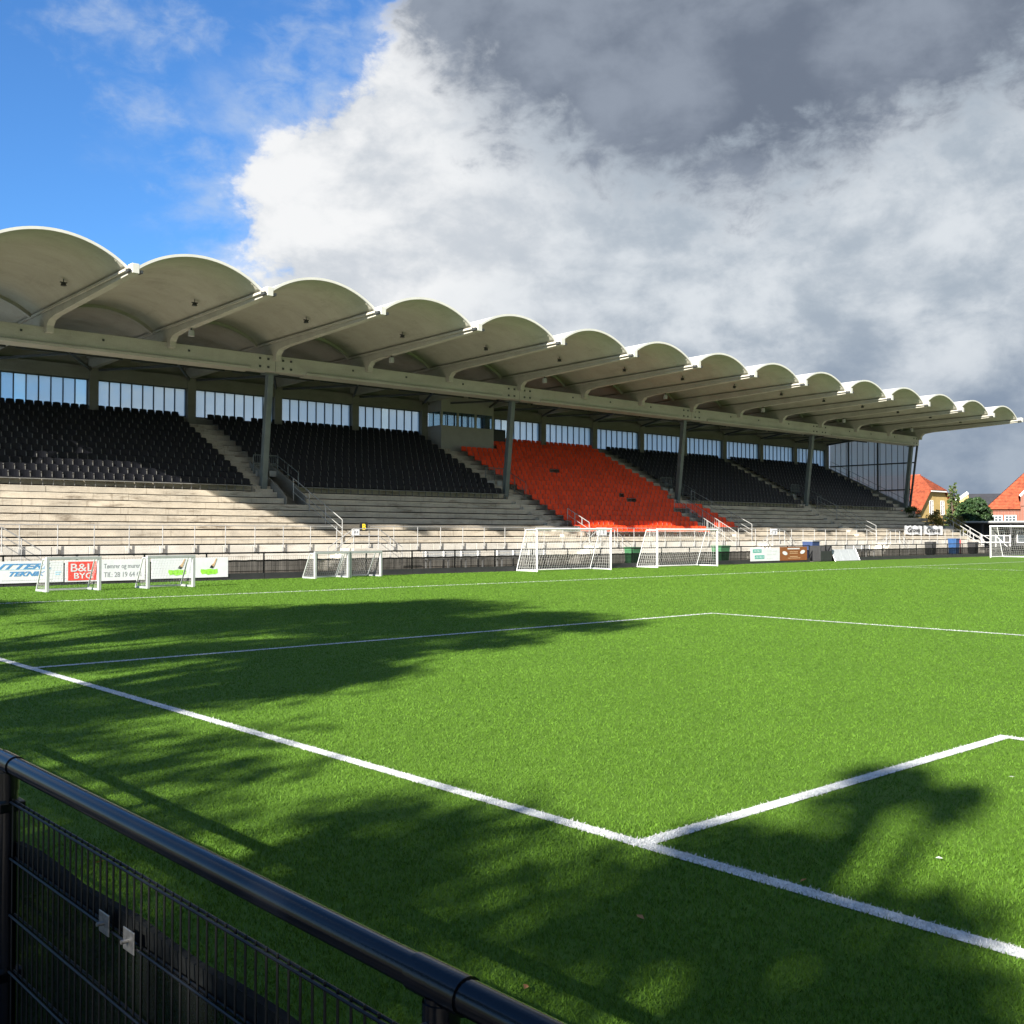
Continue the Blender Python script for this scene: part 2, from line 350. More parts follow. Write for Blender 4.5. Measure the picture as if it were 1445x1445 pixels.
def text_mesh(txt, size, x, z, y, mt, name, parent, shear=0.0, align='LEFT', width=None, bold=0.0, face=-1):
    cu = bpy.data.curves.new('lettering', 'FONT'); cu.body = txt; cu.size = size; cu.shear = shear; cu.align_x = align
    cu.extrude = 0.002; cu.offset = bold
    tmp = bpy.data.objects.new('lettering', cu); col.objects.link(tmp)
    dg = bpy.context.evaluated_depsgraph_get(); me = bpy.data.meshes.new_from_object(tmp.evaluated_get(dg))
    bpy.data.objects.remove(tmp); bpy.data.curves.remove(cu)
    co = np.empty(len(me.vertices)*3); me.vertices.foreach_get('co', co); co = co.reshape(-1, 3)
    if width and len(co): co[:, 0] *= width/max(1e-6, co[:, 0].max()-co[:, 0].min())
    new = np.stack([co[:, 0]+x, y-co[:, 2]*1.0, co[:, 1]+z], 1)
    me.vertices.foreach_set('co', new.ravel()); me.update(); me.materials.clear(); me.materials.append(MATS[mt])
    return link(name, me, parent)

# ------------------------------------------------------------------ ground
TURF_Y = 34.15
def sheet(name, mt, x0, x1, y0, y1, z):
    o = MB().poly([(x0,y0,z),(x1,y0,z),(x1,y1,z),(x0,y1,z)], [(0,1,2,3)]).build(name, mt); return tag(o, kind='structure')
o = sheet('ground', 'earth', -1500, 1500, -1500, 1500, -0.03)
sheet('walkway', 'paving', -3.7, 125, TURF_Y, 42.2, -0.012)
sheet('path', 'asphalt', -9, -3.55, -60, 60, -0.016)
sheet('pitch', 'turf', -3.55, 118, -70, TURF_Y, 0.0)

# painted lines: (name, x0, x1, y0, y1)
w = 0.06; XG, XA, XP, YA, YP, YT, XH = 0.0, 5.09, 15.26, 0.0, 11.08, 25.37, 50.5
LINES = [('goal_line', -w, w, -45.0, YT+w), ('goal_area_side_line', w, XA+w, -w, w), ('goal_area_front_line', XA-w, XA+w, -18.3, -w),
         ('penalty_area_side_line', w, XP+w, YP-w, YP+w), ('penalty_area_front_line', XP-w, XP+w, -29.3, YP-w),
         ('touchline', w, 101.0, YT-w, YT+w), ('halfway_line', XH-w, XH+w, -43, YT-w)]
def in_lines(x, y, pad=0.0):
    r = np.full(len(x), -1)
    for i, (_, x0, x1, y0, y1) in enumerate(LINES):
        r[(x > x0-pad) & (x < x1+pad) & (y > y0-pad) & (y < y1+pad)] = i
    return r
# artificial turf pile: real blades, finer near the place one stands, broader and sparser with distance
def blade_points():
    xs, ys, ds = [], [], []
    d0 = 1.6
    while d0 < 72:
        d1 = d0*1.07; dm = (d0+d1)/2
        dens = 12000 if dm < 3.6 else 12000*(dm/3.6)**-1.6
        if dm > 45: dens *= max(0.0, (72-dm)/27)
        ang0, ang1 = YAW-0.62, YAW+0.62
        n = int(dens*(ang1-ang0)/2*(d1*d1-d0*d0))
        a = rng.uniform(ang0, ang1, n); r = np.sqrt(rng.uniform(d0*d0, d1*d1, n))
        xs.append(CAM.x+r*np.sin(a)); ys.append(CAM.y+r*np.cos(a)); ds.append(r); d0 = d1
    x, y, d = map(np.concatenate, (xs, ys, ds))
    k = (x > -3.52) & (y < TURF_Y-0.02)
    return x[k], y[k], d[k]
def blades_mesh(name, x, y, d, mt, hs=1.0):
    n = len(x); wd = 0.0030*np.maximum(d/3.2, 1)**0.8*rng.uniform(0.7, 1.3, n)
    h = 0.021*rng.uniform(0.6, 1.15, n)*hs*np.clip(1+(d-20)/120, 1, 1.3)
    th = rng.uniform(0, 2*np.pi, n); lean = rng.uniform(0.2, 1.3, n)*h; la = rng.uniform(0, 2*np.pi, n)
    bx, by = np.cos(th)*wd/2, np.sin(th)*wd/2
    lx, ly = np.cos(la)*lean, np.sin(la)*lean
    near = d < 7.0
    z0 = np.zeros(n)
    # 5 vertices: base pair, mid pair, tip
    v = np.stack([np.stack([x-bx, y-by, z0], 1), np.stack([x+bx, y+by, z0], 1),
                  np.stack([x+bx*0.9+lx*0.35, y+by*0.9+ly*0.35, h*0.62], 1), np.stack([x-bx*0.9+lx*0.35, y-by*0.9+ly*0.35, h*0.62], 1),
                  np.stack([x+lx, y+ly, h], 1)], 1)
    va = v[near].reshape(-1, 3); vb = v[~near][:, [0, 1, 4]].reshape(-1, 3)
    na, nb_ = near.sum(), (~near).sum()
    ia = np.arange(na)[:, None]*5
    fa = np.concatenate([ia+np.array([[0, 1, 2]]), ia+np.array([[0, 2, 3]]), ia+np.array([[3, 2, 4]])], 0)
    fb = na*5+np.arange(nb_)[:, None]*3+np.array([[0, 1, 2]])
    V = np.concatenate([va, vb]); Fc = np.concatenate([fa, fb]).astype(np.int32)
    patch = 0.10*(np.sin(x*1.7+np.sin(y*0.9)*1.5)*np.sin(y*1.3+0.7*np.sin(x*0.6))+0.6*np.sin(x*0.31+1.0)*np.sin(y*0.47))
    tone = np.clip(rng.uniform(0, 1, n)**1.1+patch, 0, 1)
    tv = np.concatenate([np.repeat(tone[near], 5), np.repeat(tone[~near], 3)])
    me = bpy.data.meshes.new(name); me.vertices.add(len(V)); me.vertices.foreach_set('co', V.astype(np.float32).ravel())
    me.loops.add(Fc.size); me.loops.foreach_set('vertex_index', Fc.ravel())
    me.polygons.add(len(Fc)); me.polygons.foreach_set('loop_start', np.arange(len(Fc), dtype=np.int32)*3)
    me.update(calc_edges=True)
    at = me.attributes.new('tone', 'FLOAT', 'POINT'); at.data.foreach_set('value', tv.astype(np.float32))
    me.materials.append(MATS[mt]); return me
bx_, by_, bd_ = blade_points()
li = in_lines(bx_+rng.normal(0, 0.006, len(bx_)), by_+rng.normal(0, 0.006, len(bx_)))
g = li < 0
tag(link('turf_pile', blades_mesh('turf_pile', bx_[g], by_[g], bd_[g], 'turf_blade')), 'short green artificial grass pile covering the football pitch', 'grass', kind='stuff')
mat('line_paint', (0.48, 0.50, 0.49), 0.8, 0.25, 14)
for i, (nm, x0, x1, y0, y1) in enumerate(LINES):
    s = li == i
    base = MB().poly([(x0,y0,.006),(x1,y0,.006),(x1,y1,.006),(x0,y1,.006)], [(0,1,2,3)]).build(nm, 'line_paint'); tag(base, kind='structure')
    if s.sum():
        pile = link('line_pile', blades_mesh('line_pile', bx_[s], by_[s], bd_[s], 'line_blade'), base); pile['kind'] = 'stuff'

# ------------------------------------------------------------------ grandstand
BX = [6.2+6*i for i in range(16)]; COLX = [6.2+18*i for i in range(6)]
SY0, TREAD = 42.0, 0.75
def row_y(k): return SY0+TREAD*k
def row_z(k): return 1.26+min(k, 8)*0.352+max(0, k-8)*0.367
ST = empty('grandstand', (51.2, 48, 0))
tag(ST, 'long concrete grandstand with scalloped barrel-vault roof and open terraces', 'grandstand')
X0, X1 = 6.0, 96.5
VOM = [(24.75, 26.05), (42.75, 43.75), (60.6, 61.35), (78.75, 79.0)]   # stair openings in the seating
def slab_mesh(L, h, d):
    b = 0.012
    return MB().prism_x([(0,0),(d,0),(d,h),(b,h),(0,h-b)], -L/2, L/2).mesh('terrace_slab')
SL = {}
def slab(xa, xb, k, mt='terrace_concrete', h=0.285):
    L = round(xb-xa-0.014, 3); key = (L, mt, h)
    if key not in SL: SL[key] = slab_mesh(L, h, 0.93); SL[key].materials.append(MATS[mt])
    o = link('terrace_slab', SL[key], ST, ((xa+xb)/2, row_y(k)+random.uniform(-.006, .006), row_z(k)-h+random.uniform(-.005, .005)))
    return o
def cut_spans(k):
    """x ranges of a row, leaving out the stair openings"""
    xs = [(X0, X1 if k > 3 else X1+0.6)]
    if 7 <= k <= 11:
        out = []; a = X0
        for v0, v1 in VOM[:1]:
            out.append((a, v0)); a = v1
        out.append((a, X1)); return out
    return xs
for k in range(0, 21):
    step = 6.0 if k <= 8 else 18.0
    off = (k*2.3) % step
    for a, b in cut_spans(k):
        edges = [a]
        x = X0-step+off
        while x < b:
            if x > a+0.8 and x < b-0.8: edges.append(x)
            x += step
        edges.append(b)
        for p, q in zip(edges[:-1], edges[1:]):
            if k == 0: continue
            slab(p, q, k)
# front wall of precast panels, one between each pair of rail posts
PW = 1.56
nx = int((X1+0.6-X0)/PW)
wall_me = MB().cbox(-PW/2+.006, PW/2-.006, 0, 0.9, 0.02, 1.26, 0.012).mesh('front_wall_panel'); wall_me.materials.append(MATS['front_wall_concrete'])
for i in range(nx+1):
    link('front_wall_panel', wall_me, ST, (X0+PW*(i+.5), SY0+random.uniform(-.006, .006), 0))
MB().prism_x([(42.3,0),(57.9,0),(57.9,8.2),(56.9,8.0),(48.4,3.7),(42.6,0.9)], X0+.05, X1-.05).build('terrace_light_block', 'pillar_concrete', ST)  # solid fill added under the slabs to block light
# roof vaults
YF, YM, YR = 37.6, 48.9, 58.6
def spring(Y): return 12.42-(Y-YF)*(0.20/(YM-YF)) if Y <= YM else 12.22-(Y-YM)*0.025
RISE, HB, TH = 1.0, 2.82, 0.085
RAD = (HB*HB+RISE*RISE)/(2*RISE)
def arch(n=26, r=0.0):
    pts = []
    amax = math.asin(HB/RAD)
    for i in range(n+1):
        a = -amax+2*amax*i/n
        pts.append(((RAD+r)*math.sin(a), (RAD+r)*math.cos(a)-(RAD-RISE)))
    return pts
ai, ao = arch(), arch(r=TH)
vm = MB(); n = len(ai)
ysec = [YF, 40.4, 43.2, 46.0, YM, 52.0, 55.3, YR]
for Y in ysec:
    for prof in (ai, ao):
        vm.v += [(x, Y, z+spring(Y)) for x, z in prof]
for s in range(len(ysec)-1):
    b0, b1 = s*2*n, (s+1)*2*n
    for i in range(n-1):
        vm.f.append((b0+i, b0+i+1, b1+i+1, b1+i)); vm.f.append((b0+n+i+1, b0+n+i, b1+n+i, b1+n+i+1))
    vm.f.append((b0, b1, b1+n, b0+n)); vm.f.append((b0+n-1, b0+2*n-1, b1+2*n-1, b1+n-1))
for b0, fl in ((0, 1), ((len(ysec)-1)*2*n, 0)):
    for i in range(n-1):
        q = (b0+i, b0+n+i, b0+n+i+1, b0+i+1); vm.f.append(q if fl else q[::-1])
vme = vm.mesh('roof_vault'); vme.materials.append(MATS['vault_shell'])
vme.materials.append(MATS['roof_skin'])
vme.polygons.foreach_set('material_index', [1 if all((v_//n) % 2 == 1 for v_ in p.vertices) else 0 for p in vme.polygons])
sm = [abs(p.normal.y) < 0.5 for p in vme.polygons]; vme.polygons.foreach_set('use_smooth', sm)
fm = MB(); fo = arch(r=TH+0.012); fi_ = arch(r=-0.012)
for i in range(n-1):
    for Y, fl in ((YF-0.05, 0), (YF+0.02, 1)):
        q = [(fi_[i][0],Y,fi_[i][1]+spring(YF)),(fi_[i+1][0],Y,fi_[i+1][1]+spring(YF)),(fo[i+1][0],Y,fo[i+1][1]+spring(YF)),(fo[i][0],Y,fo[i][1]+spring(YF))]
        fm.poly(q, [(0,1,2,3) if not fl else (3,2,1,0)])
    for pr, fl in ((fo, 0), (fi_, 1)):
        q = [(pr[i][0],YF-.05,pr[i][1]+spring(YF)),(pr[i+1][0],YF-.05,pr[i+1][1]+spring(YF)),(pr[i+1][0],YF+.02,pr[i+1][1]+spring(YF)),(pr[i][0],YF+.02,pr[i][1]+spring(YF))]
        fm.poly(q, [(0,1,2,3) if not fl else (3,2,1,0)])
fme = fm.mesh('fascia'); fme.materials.append(MATS['white_fascia'])
rm = MB(); ri = arch(r=-0.16); ro = arch(r=-0.002)
for i in range(n-1):
    for Y, fl in ((YM-.12, 0), (YM+.12, 1)):
        q = [(ri[i][0],Y,ri[i][1]),(ri[i+1][0],Y,ri[i+1][1]),(ro[i+1][0],Y,ro[i+1][1]),(ro[i][0],Y,ro[i][1])]
        rm.poly([(a,b,c+spring(YM)) for a,b,c in q], [(0,1,2,3) if not fl else (3,2,1,0)])
    q = [(ri[i][0],YM-.12,ri[i][1]),(ri[i][0],YM+.12,ri[i][1]),(ri[i+1][0],YM+.12,ri[i+1][1]),(ri[i+1][0],YM-.12,ri[i+1][1])]
    rm.poly([(a,b,c+spring(YM)) for a,b,c in q], [(0,1,2,3)])
rme = rm.mesh('arch_rib'); rme.materials.append(MATS['beam_concrete'])
for i in range(15):
    xc = (BX[i]+BX[i+1])/2
    v = link('roof_vault', vme, ST, (xc, 0, 0))
    link('fascia', fme, v); link('arch_rib', rme, v)
# roof beams
def sp(Y): return spring(Y)
prof = [(37.25,12.20),(41.5,12.02),(45.9,11.85),(46.7,11.74),(46.95,11.52),(47.0,11.20),(48.15,11.20),(48.3,11.62),(58.2,11.35),(58.2,12.02),(48.9,12.26),(37.25,12.48)]
bme = MB().prism_x(prof, -0.17, 0.17).mesh('roof_beam'); bme.materials.append(MATS['beam_concrete'])
gme = MB().box(-0.30, 0.30, 37.5, 58.0, 12.28, 12.36).mesh('gutter')
gme = MB(); 
for s in (-1, 1): gme.bar((s*0.26, 37.45, 12.36), (s*0.26, 58.0, 12.0), 0.10, 0.10)
gme = gme.mesh('valley_gutter'); gme.materials.append(MATS['beam_concrete'])
cme = MB().cbox(-0.15, 0.15, 37.15, 37.58, 12.22, 12.60, 0.015).mesh('beam_cap'); cme.materials.append(MATS['white_fascia'])
eme = MB().box(-0.30, -0.20, 37.15, 37.5, 12.24, 12.36).box(0.20, 0.30, 37.15, 37.5, 12.24, 12.36).mesh('gutter_spout'); eme.materials.append(MATS['dark_steel'])
for x in BX:
    b = bevel(link('roof_beam', bme, ST, (x, 0, 0)), 0.02)
    link('valley_gutter', gme, b); link('beam_cap', cme, b); link('gutter_spout', eme, b)
# edge beam in five lengths with bolted joints over the columns
for i in range(5):
    a, b = COLX[i], COLX[i+1]
    if i == 0: a -= 0.2
    if i == 4: b += 0.1
    eb = bevel(MB().box(a+.012, b-.012, 47.3, 48.1, 10.62, 11.5).build('edge_beam', 'beam_concrete', ST), 0.025)
    MB().prism_x([(47.21,10.62),(48.0,10.55),(48.0,10.70),(47.297,10.79),(47.21,10.74)], a+1.9, b-1.5).build('beam_ledge', 'beam_concrete', eb)
    bo = MB()
    for c in (COLX[i], COLX[i+1]):
        for s in ((1,) if c == COLX[i] else (-1,)):
            for dxx in (0.45, 0.95):
                for z in (10.83, 11.27): bo.box(c+s*dxx-.055, c+s*dxx+.055, 47.255, 47.31, z-.055, z+.055)
    for dxx in (5.0, 8.8, 13.2): bo.box(a+dxx-.05, a+dxx+.05, 47.262, 47.31, 11.15, 11.25)
    bo.build('anchor_plates', 'dark_steel', eb)
# leaning front columns
for x in COLX:
    cm = MB(); wq = 0.17
    pts = []
    for Y, Z, s in ((48.85, row_z(8)-.35, 1.0), (48.12, 10.62, 1.0)):
        pts += [(x+.1-wq, Y-wq, Z), (x+.1+wq, Y-wq, Z), (x+.1+wq, Y+wq, Z), (x+.1-wq, Y+wq, Z)]
    cm.poly(pts, [(0,3,2,1),(4,5,6,7),(0,1,5,4),(1,2,6,5),(2,3,7,6),(3,0,4,7)])
    c = bevel(cm.build('column', 'column_steel', ST), 0.02)
    MB().box(x-.32, x+.52, 47.8, 48.4, 10.55, 10.615).build('head_plate', 'column_steel', c)
    MB().box(x-.2, x+.4, 48.55, 49.15, row_z(8)-.01, row_z(8)+.05).build('base_plate', 'column_steel', c)
# back wall: pillars, sill wall, lintel, glazing
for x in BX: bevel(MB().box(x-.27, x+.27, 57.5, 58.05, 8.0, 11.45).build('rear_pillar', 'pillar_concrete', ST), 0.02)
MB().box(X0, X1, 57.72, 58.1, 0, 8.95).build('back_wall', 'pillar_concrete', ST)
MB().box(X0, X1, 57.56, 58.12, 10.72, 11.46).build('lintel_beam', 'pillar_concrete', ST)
for i in range(15):
    ty = MB(); n2 = 12; a = BX[i]+.2; b = BX[i+1]-.2; xc = (a+b)/2
    top = [(xc+x, 11.98+z) for x, z in arch(n2)]
    ty.prism_y([(a, 11.45)]+[(b, 11.45)]+top[::-1], 57.95, 58.10)
    ty.build('gable_infill', 'pillar_concrete', ST)
GL = {}
def pane(wd, h, mt):
    k = (round(wd,3), round(h,3), mt)
    if k not in GL:
        GL[k] = MB().box(-wd/2, wd/2, -.006, .006, 0, h).mesh('glass_pane'); GL[k].materials.append(MATS[mt])
    return GL[k]
mul = {}
NP = 8
for i in range(15):
    a, b = BX[i]+.27, BX[i+1]-.27
    wf = MB().box(a, b, 57.74, 57.86, 8.95, 9.02).box(a, b, 57.74, 57.86, 10.66, 10.72).box(a, a+.05, 57.74, 57.86, 9.02, 10.66).box(b-.05, b, 57.74, 57.86, 9.02, 10.66).build('window_band', 'mullion', ST)
    pw = (b-a-.1)/NP
    for j in range(NP):
        pale = (i == 1 and j == 2) or random.random() < 0.06
        link('glass_pane', pane(pw-.05, 1.64, 'back_glass_pale' if pale else 'back_glass'), wf, (a+.05+pw*(j+.5), 57.80, 9.02))
        if j:
            if 'm' not in mul:
                mul['m'] = MB().box(-.027, .027, 57.75, 57.85, 9.02, 10.66).mesh('mullion'); mul['m'].materials.append(MATS['mullion'])
            link('mullion', mul['m'], wf, (a+.05+pw*j, 0, 0))
# glazed end wall on the far end and its twin on the near end
def end_wall(X, nm):
    fr = MB()
    bot = lambda Y: row_z((Y-42)/.75) if Y > 48 else row_z(8)
    fr.bar((X, 48.55, 4.3), (X, 47.55, 11.9), .16, .16)
    for Y in (52.0, 55.35): fr.box(X-.08, X+.08, Y-.07, Y+.07, bot(Y)-.3, 11.6)
    fr.box(X-.05, X+.05, 48.0, 57.6, 8.93, 9.05)
    fr.box(X-.05, X+.05, 48.45, 52.5, 6.22, 6.34)
    fr.box(X-.06, X+.06, 47.8, 57.6, 11.5, 11.66)
    w_ = fr.build(nm, 'mullion', ST)
    Y = 57.55; j = 0
    while Y-0.645 > 47.9:
        y0, y1 = Y-.645, Y; z0 = bot((y0+y1)/2)-.2
        p = MB()
        top = 11.5 if y0 > 47.9 else 10.5
        segs = [z0]+[z for z in (6.28, 8.99) if z > z0+.3 and not (z == 6.28 and y1 > 52.1)]+[top]
        for s0, s1 in zip(segs[:-1], segs[1:]):
            yl0 = y0+.02; yl1 = y1-.02
            if y0 < 48.7:   # raked front edge
                fa = lambda z: 48.55-(z-4.3)*(1.0/7.6)+.06
                q = [(fa(s0) if fa(s0) > yl0 else yl0, s0+.04), (yl1, s0+.04), (yl1, s1-.04), (fa(s1) if fa(s1) > yl0 else yl0, s1-.04)]
                if q[0][0] > yl1-.03: continue
            else: q = [(yl0, s0+.04), (yl1, s0+.04), (yl1, s1-.04), (yl0, s1-.04)]
            MB().prism_x(q, X-.006, X+.006).build('glass_pane', 'end_glass', w_)
        MB().box(X-.03, X+.03, y0-.018, y0+.018, z0, top).build('mullion', 'mullion', w_)
        Y = y0
    return w_
for xa_ in (5.6, 96.56): MB().prism_x([(48.0,3.6),(57.7,8.2),(57.7,8.85),(48.0,4.32)], xa_, xa_+.34).build('side_upstand', 'pillar_concrete', ST)
end_wall(96.75, 'end_glazing'); end_wall(5.75, 'end_glazing')
# steel bracing below the rear roof
bz = MB()
for i in range(15):
    a, b = BX[i]+.25, BX[i+1]-.25
    q = MB()
    for p0, p1 in (((a,48.2,11.35),(b,57.4,11.25)), ((b,48.2,11.35),(a,57.4,11.25)), ((a,52.8,11.3),(b,52.8,11.3)), ((a,50.4,11.33),((a+b)/2,52.8,12.4)), ((b,50.4,11.33),((a+b)/2,52.8,12.4))):
        q.bar(p0, p1, .11, .13)
    q.build('roof_bracing', 'dark_steel', ST)
# press cabin in front of the back windows
CX0, CX1, CY0 = 42.45, 47.45, 55.9
cb = MB().box(CX0, CX1, CY0, CY0+.1, 7.35, 9.62).box(CX0, CX0+.1, CY0+.1, 57.5, 7.35, 9.62).box(CX1-.1, CX1, CY0+.1, 57.5, 7.35, 9.62)
cb.box(CX0, CX1, CY0, CY0+.1, 10.62, 11.9).box(CX0, CX0+.1, CY0+.1, 57.5, 10.62, 11.9).box(CX1-.1, CX1, CY0+.1, 57.5, 10.62, 11.9)
cb.box(CX0, CX1, CY0, 57.5, 7.28, 7.36)
cab = cb.build('press_cabin', 'cabin_panel', ST)
for x in (CX0+.05, CX0+1.55, CX0+3.25, CX1-.05): MB().box(x-.09, x+.09, CY0+.003, CY0+.097, 9.62, 10.62).build('window_post', 'cabin_panel', cab)
for x in (CX0+.45, CX0+1.2, CX0+2.0, CX0+2.45, CX0+2.9, CX0+3.8, CX0+4.3): MB().box(x-.02, x+.02, CY0+.03, CY0+.07, 9.62, 10.62).build('window_bar', 'mullion', cab)
for a, b in ((CX0+.14, CX0+1.46), (CX0+1.64, CX0+3.16), (CX0+3.34, CX1-.14)):
    MB().box(a, b, CY0+.045, CY0+.055, 9.62, 10.62).build('glass_pane', 'cabin_glass', cab)
MB().box(CX0+.045, CX0+.055, CY0+.12, 57.45, 9.62, 10.62).build('glass_pane', 'cabin_glass', cab)
# stair opening beside the first aisle: side walls and shadowed stairwell
vo = MB()
for xa_, xb_ in ((24.75, 24.83), (25.97, 26.05)): vo.prism_x([(47.1,2.6),(51.2,2.6),(51.2,5.95),(48.1,4.5),(47.1,3.8)], xa_, xb_)
vo.box(24.83, 25.97, 51.0, 51.15, 2.6, 5.7).box(24.83, 25.97, 47.2, 51.0, 2.55, 2.62)
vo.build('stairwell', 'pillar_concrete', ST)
# aisle steps: half-height treads between the terrace steps
st_me = MB().cbox(-.55, .55, 0, .37, 0, .18, .01).mesh('aisle_step'); st_me.materials.append(MATS['terrace_concrete'])
for ax_ in (24.15, 42.75, 60.75, 78.0):
    for k in range(1, 20):
        if ax_ < 25 and k < 8: continue
        link('aisle_step', st_me, ST, (ax_, row_y(k)+.375, row_z(k)+.004))

# ------------------------------------------------------------------ seats
def seat_mesh(mt):
    b = MB(); wd = .445
    # shell: curved backrest and pan, swept across five widths
    us = [-1, -.6, 0, .6, 1]
    prof = [(.06,.37,.0),(.18,.395,.0),(.36,.375,.0),(.435,.43,.0),(.46,.60,.0),(.485,.755,.0)]
    rows = []
    for j, (y, z, _) in enumerate(prof):
        r = []
        for u in us:
            cy = -.035*u*u if j >= 3 else 0.0; cz = (.025*u*u if j < 3 else (-.035*u*u*(j == 5)))
            r.append((u*wd/2*(0.96 if j in (0, 5) else 1), y+cy, z+cz))
        rows.append(r)
    k = len(us); pts = [p for r in rows for p in r]; nn = len(pts)
    th = .028
    back = [(x, y+(th if j//k >= 3 else 0), z-(th if j//k < 4 else 0)) for j, (x, y, z) in enumerate(pts)]
    fs = []
    for j in range(len(prof)-1):
        for i in range(k-1):
            a = j*k+i; fs.append((a, a+1, a+k+1, a+k)); fs.append((nn+a+k, nn+a+k+1, nn+a+1, nn+a))
    for j in range(len(prof)-1):
        a, c = j*k, j*k+k-1
        fs.append((a, a+k, nn+a+k, nn+a)); fs.append((c+k, c, nn+c, nn+c+k))
    for i in range(k-1):
        fs.append((i+1, i, nn+i, nn+i+1)); t_ = (len(prof)-1)*k+i; fs.append((t_, t_+1, nn+t_+1, nn+t_))
    b.poly(pts+back, fs)
    nsh = len(b.f)
    b.box(.235, .265, .20, .26, .0, .36).box(.238, .262, .40, .44, .34, .60)
    me = b.mesh('stadium_seat'); me.materials.append(MATS[mt]); me.materials.append(MATS['seat_rail'])
    me.polygons.foreach_set('material_index', [0]*nsh+[1]*(len(b.f)-nsh)); return me
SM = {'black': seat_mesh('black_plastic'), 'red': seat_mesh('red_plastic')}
seats = []   # colour, x, row
def fill(colr, k, a, b, p=0.5):
    nS = int((b-a)/p+1e-6); off = (b-a-nS*p)/2
    for i in range(nS): seats.append((colr, a+off+p*(i+.5), k))
rails = []
ORD = ['first', 'second', 'third', 'fourth', 'fifth', 'sixth', 'seventh', 'eighth', 'ninth', 'tenth', 'eleventh', 'twelfth', 'thirteenth', 'fourteenth', 'fifteenth', 'sixteenth', 'seventeenth', 'eighteenth', 'nineteenth', 'twentieth', 'twenty-first']
spans = []
for k in range(8, 21):
    spans += [('black', k, 6.7, 23.55), ('black', k, 26.15 if k < 12 else 25.0, 41.9), ('black', k, 61.5, 77.3), ('black', k, 78.9, 93.4 if k < 12 else 94.6)]
for k in range(1, 21):
    spans.append(('red', k, 43.6 if k < 18 else 47.7, 57.0 if k < 6 else (59.0 if k < 9 else 60.0)))
    if k in (2, 3, 4, 5, 6): spans.append(('red', k, 58.7, 61.2))
for s in spans: fill(*s); rails.append(s)
HOLES = {('red', 13): [(49.6, 50.7)], ('red', 7): [(53.2, 54.4)], ('red', 8): [(53.2, 53.8)], ('black', 20): [(27.9, 28.3)]}
seats = [s for s in seats if not any(a < s[1] < b for a, b in HOLES.get((s[0], s[2]), []))]
def in_view(x, y, z):
    d = Vector((x, y, z))-CAM; f = d.dot(F); return abs(d.dot(RV)/f) < .48
for colr, nm in (('black', 'dark seats'), ('red', 'red seats')):
    mine = [s for s in seats if s[0] == colr]
    mine.sort(key=lambda s: (0 if in_view(s[1], row_y(s[2])+.3, row_z(s[2])) else 1, (s[1]-CAM.x)**2+(row_y(s[2])-CAM.y)**2))
    V0 = np.array([v.co[:] for v in SM[colr].vertices]); F0 = [tuple(p.vertices) for p in SM[colr].polygons]
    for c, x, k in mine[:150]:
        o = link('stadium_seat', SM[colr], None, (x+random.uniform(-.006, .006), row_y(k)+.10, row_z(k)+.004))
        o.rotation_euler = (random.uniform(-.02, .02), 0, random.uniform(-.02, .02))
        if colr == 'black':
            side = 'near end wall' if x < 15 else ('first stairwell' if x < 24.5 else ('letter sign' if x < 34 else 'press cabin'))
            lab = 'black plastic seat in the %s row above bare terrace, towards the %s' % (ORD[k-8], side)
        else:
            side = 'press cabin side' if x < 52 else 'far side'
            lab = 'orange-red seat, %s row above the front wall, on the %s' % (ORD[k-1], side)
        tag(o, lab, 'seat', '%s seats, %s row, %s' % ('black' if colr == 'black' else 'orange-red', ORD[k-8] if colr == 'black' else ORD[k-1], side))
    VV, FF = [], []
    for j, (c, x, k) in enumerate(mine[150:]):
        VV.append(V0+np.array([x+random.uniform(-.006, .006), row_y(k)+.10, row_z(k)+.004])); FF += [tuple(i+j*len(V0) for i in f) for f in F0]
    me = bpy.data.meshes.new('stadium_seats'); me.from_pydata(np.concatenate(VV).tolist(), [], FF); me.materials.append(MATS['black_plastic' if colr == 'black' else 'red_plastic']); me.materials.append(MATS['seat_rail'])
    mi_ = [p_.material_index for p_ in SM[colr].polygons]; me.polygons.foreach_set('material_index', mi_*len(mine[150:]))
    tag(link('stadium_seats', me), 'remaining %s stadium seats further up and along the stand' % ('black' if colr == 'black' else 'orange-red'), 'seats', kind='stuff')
for c, k, a, b in rails:
    MB().box(a+.02, b-.02, row_y(k)+.12, row_y(k)+.15, row_z(k)+.31, row_z(k)+.35).build('seat_rail', 'seat_rail', ST)
# ------------------------------------------------------------------ railings on the stand
def rail_run(root, pts, h, r=.024, posts=(), mids=(0.5,), mt='galvanised', post_drop=0.0):
    """pts: floor points of a run; a top rail and mid rails above them, one post per entry of posts (0..1 along the run)"""
    pts = [Vector(p) for p in pts]
    L = [0.0]
    for a, b in zip(pts[:-1], pts[1:]): L.append(L[-1]+(b-a).length)
    def at(t):
        s = t*L[-1]
        for i in range(len(pts)-1):
            if s <= L[i+1]+1e-6: return pts[i].lerp(pts[i+1], (s-L[i])/(L[i+1]-L[i]))
        return pts[-1]
    for hh, nm in [(h, 'top_rail')]+[(h*m_, 'mid_rail') for m_ in mids]:
        mb = MB()
        for a, b in zip(pts[:-1], pts[1:]): mb.tube(a+Vector((0,0,hh)), b+Vector((0,0,hh)), r if nm == 'top_rail' else r*.8, 8)
        mb.build(nm, mt, root, True)
    for t in posts:
        p = at(t); MB().tube(p-Vector((0,0,post_drop)), p+Vector((0,0,h)), r, 8).build('post', mt, root, True)
GAPS = [(24.72, 26.7), (42.5, 44.3), (56.9, 58.8), (60.9, 62.4), (78.3, 80.0)]
secs = []; a = X0+.3
for g0, g1 in GAPS+[(95.2, 96)]:
    secs.append((a, g0)); a = g1
